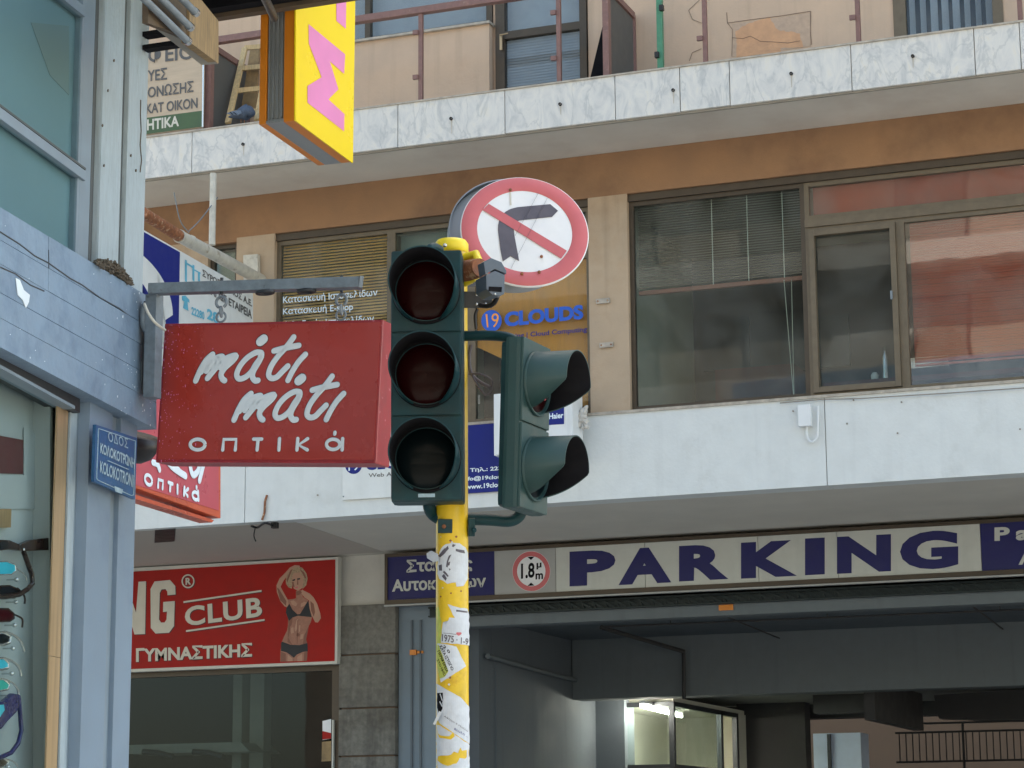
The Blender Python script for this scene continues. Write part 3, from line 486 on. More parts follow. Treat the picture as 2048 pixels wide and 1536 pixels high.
# ---- ground floor, set back
YG = 23.9
bp('arcade_soffit', MB().box(XL, XR, 21.25, 24.0, Zb0+.001, Zb0+.1), M['soffit2'], label='cream soffit over the ground floor')
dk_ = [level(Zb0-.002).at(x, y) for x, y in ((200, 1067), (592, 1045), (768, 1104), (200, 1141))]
bp('soffit_panel', MB().prism(dk_, (0, 0, .004)), M['plaster2'], label='darker part of the soffit over the gym')  # thin sheet in a darker tone than the rest
v = [level(Zb0-.006).at(x, y) for x, y in ((310, 1061), (351, 1058), (349, 1083), (309, 1086))]
bp('soffit_vent', MB().prism(v, (0, 0, .004)), M['black'], label='black square opening in the soffit')
GX0, GX1, GX2 = facade(YG).at(679, 1300).x, facade(YG).at(794, 1300).x, facade(YG).at(768, 1150).x
bp('ground_floor_wall', MB().box(GX0-.02, GX2+.02, YG+.03, YG+.5, facade(YG).at(730, 1210).z, Zb0), M['plaster'], label='dirty white plaster above the stone pillar')
bp('ground_floor_wall', MB().box(XL, GX0-.02, YG+.1, YG+.5, facade(YG).at(400, 1140).z, Zb0), M['plaster'])
bp('ground_floor_wall', MB().box(GX2+.02, XR, YG+.12, YG+.5, 4.42, Zb0), M['plaster'])
sp = thing('stone_pillar', 'grey stone block pillar between the gym front and parking entrance', 'pillar', (GX0+.3, YG+.2, 0))
zj = [facade(YG).at(740, y).z for y in (1208, 1309, 1416, 1512)]; zj += [zj[-1]-.55*k for k in range(1, 4)]; zj[-1] = .14
for i in range(len(zj)-1):
    t = rnd.uniform(0, .012); ob('stone_block', MB().box(GX0+.01+t*.3, GX1-t, YG-.03-t, YG+.5, zj[i+1]+.009, zj[i]-.009), M['stone'], sp, bevel=.008)
ob('mortar_core', MB().box(GX0+.03, GX1-.03, YG, YG+.48, .14, zj[0]-.01), M['crack'], sp)
# gym shop front
zg = facade(YG).at(668, 1330).z
gf = bp('gym_window_frame', MB().box(GX0-.1, GX0-.004, YG+.02, YG+.1, .14, zg+.25).box(XL, GX0-.1, YG+.02, YG+.1, zg-.06, zg+.05), M['bronze'])
ob('gym_window_pane', MB().box(XL, GX0-.1, YG+.05, YG+.06, .3, zg-.06), M['glass_dk'], gf)
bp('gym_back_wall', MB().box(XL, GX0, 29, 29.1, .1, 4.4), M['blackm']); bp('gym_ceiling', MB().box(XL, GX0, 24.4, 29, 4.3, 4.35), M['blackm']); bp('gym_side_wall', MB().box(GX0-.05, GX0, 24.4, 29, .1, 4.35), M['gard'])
for a, b in ((466, 484), (500, 528)):
    p, q = facade(25.0).at(a, 1400), facade(25.0).at(b, 1400); bp('gym_column', MB().box(p.x, q.x, 25.0, 25.2, .1, 4.3), M['backwall2'])
gy = facade(24.6)
def gth(name, label, cat): return thing(name, label, cat, tuple(gy.at(450, 1536)))
p = gy.at(480, 1488); q = gy.at(255, 1536)
tag(ob('reception_canopy', MB().prism([gy.at(256, 1490), gy.at(480, 1484), gy.at(500, 1503), gy.at(256, 1508)], (0, .8, 0)), M['backwall2']), 'pale horizontal counter top behind the gym glass', 'counter')
for i, x in enumerate((290, 390)):
    tag(ob('treadmill_handle', MB().tube([gy.at(x, 1504)+V((0, -.05, 0)), gy.at(x+30, 1506)+V((0, -.05, 0)), gy.at(x+60, 1514)+V((0, -.05, 0))], .035, 8), M['black']), ['left black padded handle bar on the pale counter in the gym', 'right black padded handle bar on the pale counter in the gym'][i], 'handle bar', 'handle bars in the gym')
d = MB().prism([facade(YG-.02).at(x, y) for x, y in ((645, 1442), (662, 1438), (662, 1477), (645, 1480))], (0, .004, 0)); lf = tag(ob('notice', d, M['signwhite']), 'small white and red notice on the gym glass beside the pillar', 'notice')
ob('red_block', MB().prism([facade(YG-.023).at(x, y) for x, y in ((645, 1462), (662, 1466), (662, 1477), (645, 1479))], (0, .002, 0)), M['gymred'], lf)
tag(ob('notice', MB().prism([facade(YG-.02).at(x, y) for x, y in ((644, 1484), (662, 1482), (662, 1522), (643, 1523))], (0, .004, 0)), M['ply']), 'brown notice below the red one on the gym glass', 'notice')
bp('window_trim', MB().box(facade(YG-.02).at(663.5, 1500).x, facade(YG-.02).at(666.5, 1500).x, YG-.02, YG+.02, .2, facade(YG).at(665, 1440).z), M['gymframe'])

# ---- gym sign
gs = facade(YG-.12)
G = thing('gym_sign', 'red gym sign reading CLUB with a printed woman in a black bikini', 'sign', tuple(gs.at(460, 1340)))
ob('frame', slab(gs, [(220, 1138), (676.5, 1113.5), (674.5, 1327.5), (215, 1346)], .1), M['gymframe'], G, bevel=.004)
gs = facade(YG-.125)
ob('face', slab(gs, [(220, 1146), (670.5, 1119), (669, 1322), (215, 1340)], .004), M['gymred'], G)
for o_, dx, dy, mm in ((.0015, 1.6, 1.4, 'outline'), (.003, 0, 0, 'cream')):
    def sh(q): return [(a+dx, b+dy) for a, b in q]
    mb = MB()
    mb.sheet(pquad(gs, sh([(301, 1178), (309, 1163), (340, 1160), (350.5, 1172), (351, 1189), (335, 1190.5), (334.5, 1183), (331, 1178), (323, 1179), (319.5, 1186), (318, 1239), (322, 1245), (329, 1245), (333, 1239), (334, 1223), (326, 1224), (326.5, 1204), (349.5, 1202), (348, 1252), (338, 1265.5), (311, 1267), (301.5, 1256)]), o_))
    ob('letter', mb, M[mm], G); mb = MB()
    mb.sheet(pquad(gs, sh([(237, 1167), (252, 1165.5), (272, 1225), (277, 1163.5), (292, 1162.5), (290, 1268), (269, 1269), (252, 1212), (251, 1270), (236, 1271)]), o_))
    ob('letter', mb, M[mm], G); mb = MB()
    text_on('CLUB', gs, sh([(369, 1214), (523, 1193), (524.5, 1233), (370.5, 1253)]), None, None, o=o_, off=.03, space=1.08, mb=mb)
    ob('lettering', mb, M[mm], G); mb = MB()
    mb.sheet(pquad(gs, sh([(367, 1202.5), (523, 1180), (523, 1183.5), (367, 1206)]), o_)); ob('rule', mb, M[mm], G); mb = MB(); mb.sheet(pquad(gs, sh([(372, 1260.5), (529, 1238), (529, 1241.5), (372, 1264)]), o_))
    ob('rule', mb, M[mm], G); mb = MB()
    text_on('ΓΥΜΝΑΣΤΙΚΗΣ', gs, sh([(272, 1296), (504, 1285), (504, 1314), (272, 1325)]), None, None, o=o_, off=.035, mb=mb)
    ob('lettering', mb, M[mm], G); mb = MB()
    n = 28; ce = (376, 1162.5)
    for k in range(n):
        a, b = 2*math.pi*k/n, 2*math.pi*(k+1)/n
        mb.sheet(pquad(gs, sh([(ce[0]+13*math.cos(t)*r, ce[1]+14*math.sin(t)*r) for t, r in ((a, 1), (b, 1), (b, .8), (a, .8))]), o_))
    text_on('R', gs, sh([(371, 1156), (382, 1155), (382, 1169), (371, 1170)]), None, None, o=o_, off=.04, mb=mb)
    ob('lettering', mb, M[mm], G)
def fz(pts): return [(540+a/7.314, 1120+b/7.314) for a, b in pts]
def gpoly(pts, m, o, n): return ob(n, MB().sheet(pquad(gs, fz(pts), o)), M[m], G)
gpoly([(260, 580), (340, 570), (380, 560), (380, 450), (470, 440), (480, 540), (560, 590), (600, 700), (615, 830), (600, 900), (570, 960), (545, 1060), (530, 1160), (545, 1240), (550, 1330), (540, 1475), (150, 1487), (155, 1320), (170, 1210), (205, 1120), (250, 1030), (262, 950), (265, 860), (235, 780), (240, 700), (270, 640)], 'skin', .0012, 'printed_figure')
gpoly([(270, 640), (250, 690), (215, 680), (150, 600), (100, 470), (95, 370), (140, 270), (230, 180), (290, 110), (360, 75), (430, 80), (440, 100), (350, 130), (290, 190), (200, 300), (155, 390), (180, 440), (230, 530), (265, 590)], 'skin2', .0016, 'printed_arm')
gpoly([(450, 470), (470, 430), (500, 450), (580, 490), (640, 550), (690, 640), (735, 780), (745, 850), (700, 915), (660, 910), (620, 830), (585, 720), (570, 590), (500, 545)], 'skin2', .0020, 'printed_arm')
gpoly([(230, 300), (250, 210), (300, 150), (380, 100), (470, 110), (530, 190), (550, 270), (530, 370), (480, 420), (430, 330), (330, 330), (320, 420), (270, 400), (235, 350)], 'hair', .0022, 'printed_hair')
gpoly([(318, 250), (350, 190), (430, 180), (480, 240), (490, 330), (470, 410), (410, 450), (350, 420), (318, 350)], 'skin2', .0026, 'printed_face')
gpoly([(325, 290), (370, 275), (365, 300), (330, 310)], 'bikini', .0029, 'printed_eye'); gpoly([(395, 270), (440, 262), (438, 285), (400, 292)], 'bikini', .0029, 'printed_eye'); gpoly([(365, 395), (410, 388), (405, 410), (370, 412)], 'signred', .0029, 'printed_mouth')
gpoly([(390, 880), (410, 860), (400, 1000), (370, 1050), (360, 1000)], 'skin2', .0018, 'printed_highlight'); gpoly([(425, 960), (445, 950), (440, 1040), (420, 1060)], 'skin2', .0018, 'printed_highlight')
gpoly([(262, 950), (265, 1030), (255, 1200), (330, 1245), (270, 1140), (300, 1000)], 'skin3', .0018, 'printed_shade'); gpoly([(570, 960), (500, 1100), (480, 1230), (545, 1230), (530, 1160)], 'skin3', .0018, 'printed_shade')
for q in ([(380, 460), (440, 450), (470, 470), (430, 510), (385, 520)], [(100, 400), (130, 420), (190, 520), (240, 600), (235, 670), (150, 590)], [(590, 600), (640, 640), (660, 760), (640, 830), (600, 740)], [(262, 860), (330, 845), (320, 940), (275, 1010)], [(395, 1060), (440, 1080), (430, 1120), (385, 1110)], [(400, 880), (412, 880), (402, 1230), (392, 1230)], [(160, 1340), (230, 1370), (230, 1480), (155, 1485)], [(500, 1350), (548, 1335), (540, 1475), (490, 1478)]): gpoly(q, 'skin3', .0022, 'printed_shade')
for q in ([(300, 600), (350, 590), (400, 640), (380, 680), (320, 650)], [(450, 640), (500, 610), (540, 620), (500, 670), (450, 690)], [(300, 1000), (340, 980), (350, 1060), (310, 1080)], [(450, 1090), (490, 1080), (480, 1150), (440, 1160)], [(260, 1380), (330, 1440), (330, 1480), (255, 1482)], [(400, 1420), (470, 1370), (470, 1478), (400, 1480)]): gpoly(q, 'skin2', .0024, 'printed_highlight')
for q in ([(400, 290), (412, 290), (415, 360), (395, 362)], [(320, 320), (345, 320), (360, 400), (330, 390)]): gpoly(q, 'skin3', .0029, 'printed_face_shade')
for q in ([(300, 150), (330, 130), (280, 260), (250, 330), (240, 290)], [(430, 130), (500, 180), (530, 260), (510, 270), (470, 190)]): gpoly(q, 'skin3', .0031, 'printed_hair_strand')
gpoly([(285, 640), (330, 730), (400, 795), (440, 790), (500, 690), (560, 590), (580, 720), (610, 835), (500, 825), (410, 815), (330, 840), (280, 890), (262, 850), (232, 770), (240, 700)], 'bikini', .0030, 'printed_bikini')
gpoly([(180, 1195), (300, 1240), (430, 1245), (548, 1215), (552, 1335), (480, 1345), (390, 1385), (350, 1430), (300, 1390), (240, 1350), (160, 1330), (162, 1210)], 'bikini', .0030, 'printed_bikini')
# wires, old pipe stub on the band
sb = facade(20.97)
tag(ob('rusty_bracket', MB().tube([sb.at(534, 990), sb.at(530, 1003), sb.at(529, 1025), sb.at(524, 1040)], .012, 8), M['rust']), 'rusty bent rod hanging on the white band above the gym sign', 'bracket')
sb2 = level(Zb0-.03)
mb = MB(); mb.tube(smooth_path([sb2.at(x, y) for x, y in ((503, 1052), (515, 1055), (530, 1046), (545, 1051))]), .012, 6); mb.tube(smooth_path([sb2.at(510, 1058), sb2.at(508, 1060)-V((0, 0, .06)), sb2.at(512, 1060)-V((0, 0, .12))]), .007, 6)
mb.obox(sb2.at(550, 1051), (1, 0, 0), (0, 1, 0), (0, 0, 1), .03, .03, .03)
tag(ob('torn_cable', mb, M['black']), 'tangle of torn black cable hanging under the white band', 'cable')
# junction box, holes
jb = thing('junction_box', 'white electrical box with pipe below the right window on the parapet', 'junction box', tuple(facade(20.9).at(1608, 850)))
ob('box', MB().box(ux(1596, 20.9, 830), ux(1621, 20.9, 830), 20.9, 20.985, facade(20.9).at(1608, 852).z, facade(20.9).at(1608, 809).z), M['acw'], jb, bevel=.004)
fb = facade(20.955)
ob('conduit', MB().tube(smooth_path([fb.at(1614, 852), fb.at(1614, 872), fb.at(1622, 884), fb.at(1634, 874), fb.at(1636, 840), fb.at(1636, 812)]), .012, 8), M['acw'], jb)
for i, (x, y) in enumerate(((1586, 822), (1694, 847), (1707, 800), (1803, 804), (2040, 858), (1795, 866), (635, 990))):
    bp('bolt_hole', MB().lathe(sb.at(x, y)+V((0, .0, 0)), (0, -1, 0), [(-.01, .008), (.002, .009), (.002, .001)], 8), M['dirt'])
bp('cable_on_sill', MB().tube([facade(20.96).at(x, y) for x, y in ((1560, 806), (1640, 799), (1720, 797), (1800, 792), (1900, 786), (2060, 775))], .006, 6), M['dirt'])
for i, (x, y) in enumerate(((1206, 602), (1213, 690))):
    c = facade(20.985).at(x, y); t = thing('wall_bracket', ['upper small rusty steel bracket on the tan pier', 'lower small pale steel bracket on the tan pier'][i], 'bracket', tuple(c), 'brackets on the tan pier')
    ob('plate', MB().obox(c, (1, 0, 0), (0, 1, 0), (0, 0, 1), .07, .012, .025), M['sill'], t, bevel=.003)
    for s_ in (-1, 1): ob('screw', MB().lathe(c+V((.05*s_, -.012, 0)), (0, -1, 0), [(0, .009), (.006, .007), (.006, .001)], 8), M['rust'], t)
# company board on the parapet: white part and blue part
cb = facade(20.96)
K = thing('company_board', 'white and blue web company board on the parapet behind the traffic light', 'sign', tuple(cb.at(860, 990)))
ob('white_panel', slab(cb, [(685, 868), (880, 856), (880, 988), (685, 1000)], .02), M['boardw'], K)
ob('blue_panel', slab(cb, [(880.5, 855), (1052, 842), (1052, 979), (880.5, 990)], .02), M['navy2'], K)
mb = MB(); cc = (707, 930)
mb.sheet(pquad(cb, [(cc[0]+17*math.cos(2*math.pi*k/24), cc[1]+18*math.sin(2*math.pi*k/24)) for k in range(24)], .0015))
ob('logo_disc', mb, M['navy2'], K); mb = MB()
text_on('CLOUDS', cb, [(731, 915), (860, 906), (860, 932), (731, 941)], None, None, o=.0015, off=.03, mb=mb); ob('lettering', mb, M['navy2'], K)
mb = MB(); text_on('19', cb, [(697, 921), (718, 920), (718, 940), (697, 942)], None, None, o=.003, off=.0, mb=mb)
ob('lettering', mb, M['white'], K); mb = MB()
text_on('Τηλ.: 22310 22', cb, [(940, 936), (1040, 929), (1040, 940), (940, 946)], None, None, o=.002, off=.03, mb=mb); ob('lettering', mb, M['white'], K); mb = MB(); text_on('info@19clouds.com', cb, [(925, 954), (1045, 946), (1045, 957), (925, 964)], None, None, o=.002, off=.03, mb=mb)
ob('lettering', mb, M['white'], K); mb = MB(); text_on('www.19clouds.com', cb, [(932, 969), (1042, 961), (1042, 971), (932, 979)], None, None, o=.002, off=.03, mb=mb); ob('lettering', mb, M['white'], K)
text_on('Web Applications', cb, [(737, 947), (850, 940), (850, 952), (737, 957)], M['darkprint'], K, o=.0015, off=.01)
ob('bolt', MB().lathe(cb.at(686+1, 993), (0, -1, 0), [(0, .008), (.008, .006), (.008, .001)], 10), M['greym'], K)
# window lettering
dl_ = facade(21.05)
W = thing('window_lettering', 'white Greek web design lettering on the amber tinted window', 'window lettering', tuple(dl_.at(660, 640)))
text_on('Κατασκευή Ιστοσελίδων', dl_, [(566, 592), (755, 577), (755, 595), (566, 610)], M['white'], W, off=.012); text_on('Κατασκευή E-shop', dl_, [(566, 616), (706, 605), (706, 624), (566, 633)], M['white'], W, off=.012); text_on('Φιλοξενία Ιστοσελίδων', dl_, [(566, 643), (748, 629), (748, 647), (566, 661)], M['white'], W, off=.012)
W = thing('window_logo', 'bright blue CLOUDS lettering with round logo on the amber window', 'window lettering', tuple(dl_.at(1070, 660)))
n = 32; ob('logo_disc', MB().sheet(pquad(dl_, [(983+20.5*math.cos(2*math.pi*k/n), 641.5+21.5*math.sin(2*math.pi*k/n)) for k in range(n)], .001)), M['blue'], W)
text_on('19', dl_, [(971, 628), (998, 626), (996, 655), (974, 655)], M['curtain'], W, o=.003, off=.0)
text_on('CLOUDS', dl_, [(1009, 624), (1166, 609), (1167, 638), (1009, 654)], M['blue'], W, off=.05); text_on('Web Hosting | Cloud Computing', dl_, [(964, 673), (1174, 653), (1174, 666), (964, 685)], M['navy2'], W, off=.02)
# air conditioner
ac = thing('air_conditioner', 'white outdoor air conditioner unit behind the pedestrian signal', 'air conditioner', tuple(facade(20.6).at(1070, 905)))
A_ = facade(20.6); a, b = A_.at(987, 788), A_.at(1146, 900)
ob('casing', MB().box(a.x, b.x, 20.6, 20.9, b.z, a.z), M['acw'], ac, bevel=.012)
for px in (1090, 1131, 1140): ob('rib', MB().box(A_.at(px, 850).x, A_.at(px+3, 850).x, 20.592, 20.601, b.z+.02, a.z-.02), M['acw'], ac)
bd = facade(20.597); ob('badge', slab(bd, [(1097, 817), (1128, 814.5), (1128, 848), (1097, 850)], .003), M['navy2'], ac); text_on('Haier', bd, [(1098, 827), (1127, 824.5), (1127, 836), (1098, 838.5)], M['white'], ac, o=.001, off=.03)
for px in (1000, 1130): ob('mounting_bracket', MB().box(A_.at(px, 850).x, A_.at(px, 850).x+.03, 20.6, 20.985, b.z-.04, b.z-.003), M['greym'], ac)
mb = MB(); c = facade(20.8)
for k in range(5): mb.tube(smooth_path([c.at(1153+k*4, 828+k*3), c.at(1158+k*3, 850-k*3), c.at(1168+k, 820+k*8), c.at(1174-k*2, 818+k*9)]), [.03+.01*math.sin(q*1.3+k) for q in range(19)], 7)
tag(ob('cloth_bundle', mb, M['cloth']), 'crumpled white cloth wrapped round the pipes beside the air conditioner', 'cloth')

# ---- parking sign
ps = facade(YG-.25)
P = thing('parking_sign', 'long illuminated box sign reading PARKING over the garage entrance', 'sign', tuple(ps.at(1400, 1190)))
a, b, c, d = ps.at(769, 1106), ps.at(1965, 1045), ps.at(1965, 1150), ps.at(770, 1207)
z1, z0 = (a.z+b.z)/2+.01, (c.z+d.z)/2-.01; x0 = a.x; x1 = XR-2
ob('frame', MB().box(x0, x1, YG-.25, YG+.05, z1-.04, z1).box(x0, x1, YG-.25, YG+.05, z0, z0+.05).box(x0, x0+.035, YG-.249, YG+.05, z0+.05, z1-.04), M['bronze'], P, bevel=.003)
ps = facade(YG-.235); zi0, zi1 = z0+.05, z1-.04
px = [770, 988.5, 1111.5, 1290, 1517, 1676, 1963.5]; xx = [ps.at(q, 1130).x for q in px]+[x1]
for i, (mm, nm) in enumerate((('navy', 'navy_panel'), ('panelg', 'grey_panel'), ('panelw', 'white_panel'), ('panelw', 'white_panel'), ('panelw', 'white_panel'), ('panelw', 'white_panel'), ('navy', 'navy_panel'))):
    ob(nm, MB().box(xx[i]+.003, xx[i+1]-.003, YG-.235, YG-.2, zi0, zi1), M[mm], P)
mb = MB()
for ch, l, r_, t_, b_ in (('P', 1139, 1231, 1101, 1170.5), ('A', 1237, 1342.5, 1095.5, 1167.5), ('R', 1358, 1457, 1089.5, 1160.5), ('K', 1482, 1594, 1082.5, 1154.5), ('I', 1610, 1649.5, 1076, 1149.5), ('N', 1674, 1782, 1071, 1145), ('G', 1800, 1916.5, 1062, 1138.5)):
    s_ = (r_-l)*.052/2; text_on(ch, ps, [(l, t_+s_), (r_, t_-s_), (r_, b_-s_), (l, b_+s_)], None, None, o=.002, off=.055 if ch != 'I' else .02, mb=mb)
ob('lettering', mb, M['navy'], P)
mb = MB(); text_on('Σταθμός', ps, [(813, 1119), (945, 1113), (945, 1143), (813, 1150)], None, None, o=.002, off=.035, mb=mb); ob('lettering', mb, M['panelw'], P); mb = MB(); text_on('Αυτοκινήτων', ps, [(784, 1157), (972, 1149), (972, 1180), (784, 1190)], None, None, o=.002, off=.032, mb=mb)
ob('lettering', mb, M['panelw'], P); mb = MB(); text_on('Parking', ps, [(1989, 1055), (2260, 1039), (2260, 1085), (1989, 1090)], None, None, o=.002, off=.04, space=1.5, mb=mb); ob('lettering', mb, M['panelw'], P); mb = MB(); text_on('Automobiles', ps, [(2037, 1101), (2330, 1082), (2330, 1118), (2037, 1130)], None, None, o=.002, off=.03, space=1.2, mb=mb)
ob('lettering', mb, M['panelw'], P)
def ring(pl, c, r0, r1, o, n=40, ry=1.0):
    mb = MB()
    for k in range(n):
        a, b = 2*math.pi*k/n, 2*math.pi*(k+1)/n
        mb.sheet(pquad(pl, [(c[0]+r*math.cos(t), c[1]+r*ry*math.sin(t)) for t, r in ((a, r1), (b, r1), (b, r0), (a, r0))], o))
    return mb
ob('limit_disc', ring(ps, (1062.5, 1142.5), 0.01, 38, .001, ry=1.06), M['signwhite'], P); ob('limit_ring', ring(ps, (1062.5, 1142.5), 28.5, 37.5, .0025, ry=1.06), M['signred'], P)
mb = MB(); text_on('1.8', ps, [(1042, 1127), (1069, 1125), (1069, 1155), (1042, 1158)], None, None, o=.002, off=.03, mb=mb); ob('lettering', mb, M['blackm'], P); mb = MB(); text_on('m', ps, [(1071, 1147), (1086, 1146), (1086, 1158), (1071, 1159)], None, None, o=.002, off=.03, mb=mb); ob('lettering', mb, M['blackm'], P); mb = MB(); text_on('μ', ps, [(1073, 1126), (1083, 1125), (1083, 1138), (1073, 1139)], None, None, o=.002, off=.03, mb=mb)
mb.sheet(pquad(ps, [(1055, 1114), (1069, 1113), (1062, 1120)], .002)); mb.sheet(pquad(ps, [(1055, 1172), (1069, 1171), (1062, 1165)], .002)); ob('lettering', mb, M['blackm'], P)
ob('drip_strip', MB().box(x0, x1, YG-.26, YG-.2, z0-.022, z0-.004), M['panelg'], P)
# shutter lattice below the sign
s = thing('roller_shutter', 'rolled up dark lattice shutter under the parking sign', 'shutter', (-7, YG, z0-.1))
ob('shutter_rail', MB().box(GX1+.4, x1, YG-.04, YG, z0-.045, z0-.026).box(GX1+.4, x1, YG-.04, YG, z0-.14, z0-.125), M['shutter'], s)
mb = MB(); x = GX1+.45
while x < x1-.1:
    mb.bar((x, YG-.02, z0-.045), (x+.14, YG-.02, z0-.125), .01, .022); mb.bar((x+.01, YG-.005, z0-.045), (x+.05, YG-.005, z0-.125), .01, .012); x += .135
ob('lattice', mb, M['shutter'], s, kind='stuff'); ob('shutter_curtain', MB().box(GX1+.4, x1, YG+.01, YG+.03, z0-.14, z0-.02), M['shutter'], s)
# ---- garage inside
ZC = 4.2; gx = facade(24.2).at(945, 1400).x
bp('garage_lintel', MB().box(facade(YG).at(873, 1400).x+.001, XR, YG+.04, YG+.3, z0-.26, z0-.13), M['garbeam'])
st = facade(YG+.03).at(1452, 1215); tag(ob('warning_sticker', MB().obox(st, (1, 0, 0), (0, 1, 0), (0, 0, 1), .08, .004, .03), M['orange']), 'small orange and red sticker on the garage lintel', 'sticker')
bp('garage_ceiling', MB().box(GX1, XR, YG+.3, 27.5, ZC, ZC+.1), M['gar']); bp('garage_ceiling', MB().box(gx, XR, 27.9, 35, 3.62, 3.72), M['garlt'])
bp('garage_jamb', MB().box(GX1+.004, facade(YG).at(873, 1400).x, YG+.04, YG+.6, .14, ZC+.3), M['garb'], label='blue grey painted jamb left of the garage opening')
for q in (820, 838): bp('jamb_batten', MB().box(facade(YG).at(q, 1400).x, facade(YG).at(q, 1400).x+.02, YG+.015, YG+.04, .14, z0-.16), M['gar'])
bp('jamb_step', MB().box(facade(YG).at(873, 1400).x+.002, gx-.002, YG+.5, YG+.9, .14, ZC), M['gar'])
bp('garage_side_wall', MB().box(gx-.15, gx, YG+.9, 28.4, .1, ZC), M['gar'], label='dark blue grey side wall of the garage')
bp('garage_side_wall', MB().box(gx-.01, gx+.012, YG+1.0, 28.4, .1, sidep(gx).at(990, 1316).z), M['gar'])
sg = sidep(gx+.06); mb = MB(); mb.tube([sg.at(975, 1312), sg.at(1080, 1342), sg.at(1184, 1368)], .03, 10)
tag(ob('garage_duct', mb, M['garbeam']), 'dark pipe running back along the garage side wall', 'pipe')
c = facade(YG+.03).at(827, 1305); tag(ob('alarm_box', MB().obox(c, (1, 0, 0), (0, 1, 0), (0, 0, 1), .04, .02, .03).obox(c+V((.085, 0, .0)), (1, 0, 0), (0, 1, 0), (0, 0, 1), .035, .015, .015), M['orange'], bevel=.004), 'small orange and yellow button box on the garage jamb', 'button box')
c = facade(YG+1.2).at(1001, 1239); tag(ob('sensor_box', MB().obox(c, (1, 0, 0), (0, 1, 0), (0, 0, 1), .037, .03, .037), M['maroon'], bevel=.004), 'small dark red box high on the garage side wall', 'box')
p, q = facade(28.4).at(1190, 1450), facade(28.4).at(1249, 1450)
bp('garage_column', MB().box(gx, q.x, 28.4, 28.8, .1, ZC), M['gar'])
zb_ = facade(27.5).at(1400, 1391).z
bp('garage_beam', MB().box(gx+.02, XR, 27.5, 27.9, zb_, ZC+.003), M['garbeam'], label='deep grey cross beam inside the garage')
# booth
bx0, bx1 = facade(28.5).at(1246, 1450).x, facade(28.5).at(1343, 1450).x; bz = facade(28.5).at(1300, 1404).z; by1 = sidep(bx1).at(1475, 1460).y+.8
O = thing('office_booth', 'lit glazed attendant booth at the back of the garage', 'booth', ((bx0+bx1)/2, 30, 0))
fm = MB(); t = .07
for X in (bx0, bx1): fm.box(X-t/2, X+t/2, 28.5, 28.5+t, .1, bz)
fm.box(bx0+t/2, bx1-t/2, 28.502, 28.5+t-.002, bz-.06, bz); zr = facade(28.5).at(1300, 1529).z; fm.box(bx0+t/2, bx1-t/2, 28.502, 28.5+t-.002, zr-.05, zr)
S2 = sidep(bx1)
def ypx(q): 
    return S2.at(q, 1460).y
for q in (1438, 1469): Y = ypx(q); fm.box(bx1-t/2, bx1+t/2-.002, Y, Y+.1, .1, bz)
fm.box(bx1-t/2, bx1+t/2-.002, 28.57, ypx(1469), bz-.06, bz).box(bx1-t/2, bx1+t/2-.002, 28.57, ypx(1438), zr-.05, zr)
ob('frame', fm, M['darkmetal'], O)
ob('pane', MB().box(bx0+t/2, bx1-t/2, 28.52, 28.53, zr, bz-.06), M['glass'], O); ob('pane', MB().box(bx1-.005, bx1+.005, 28.6, ypx(1438), zr, bz-.06), M['glass'], O)
ob('ceiling', MB().box(bx0-1.5, bx1, 28.6, by1, bz+.003, bz+.06), M['booth'], O); ob('back_wall', MB().box(bx0-1.5, bx1, by1-.1, by1, .1, bz), M['booth'], O); ob('side_wall', MB().box(bx0-.7, bx0-.6, 28.6, by1-.1, .1, bz), M['booth'], O)
ob('side_wall', MB().box(bx1-.02, bx1+.02, ypx(1475), by1+.6, .1, bz), M['booth'], O); ob('lower_panel', MB().box(bx0+t/2, bx1-t/2, 28.52, 28.56, .1, zr-.05), M['booth'], O)
T = thing('fluorescent_lamp', 'glowing fluorescent tube under the booth ceiling', 'lamp', (bx0+.3, 29.8, bz-.05))
a, b = level(bz-.08).at(1284, 1412), level(bz-.08).at(1362, 1432)
ob('tube', MB().tube([a, b], .022, 10), M['tubeoff'], T); ob('fitting', MB().bar(a+V((0, 0, .05)), b+V((0, 0, .05)), .07, .04), M['signwhite'], T)
# conduits under the ceiling
cz = ZC-.08; lv = level(cz)
def pipe_thing(pts, r, label, m='gard', n='conduit', drops=()):
    t = thing(n, label, 'pipe', tuple(pts[0])); ob('pipe', MB().tube(pts, r, 8), M[m], t)
    for d_ in drops: ob('hanger', MB().box(d_.x-.006, d_.x+.006, d_.y-.006, d_.y+.006, d_.z, ZC), M[m], t)
    return t
a, b = facade(25.6).at(1200, 1254), facade(25.6).at(2120, 1216)
pipe_thing([a, b], .011, 'thin black conduit hung level under the garage ceiling', drops=[facade(25.6).at(q, 1254-(q-1200)*.041) for q in (1341, 1655, 2000)])
f2 = facade(27.4); a = facade(25.6).at(1203, 1255); b = f2.at(1367, 1303)
pipe_thing([a, b, f2.at(1368, 1398)], .028, 'dark pipe dropping down the face of the garage beam')
pipe_thing([lv.at(1424, 1222), lv.at(1560, 1277)], .009, 'thin cable running back under the garage ceiling near the sticker', n='cable')
pipe_thing([lv.at(1935, 1205), lv.at(2008, 1260)], .009, 'thin cable running back under the garage ceiling at the right', n='cable')
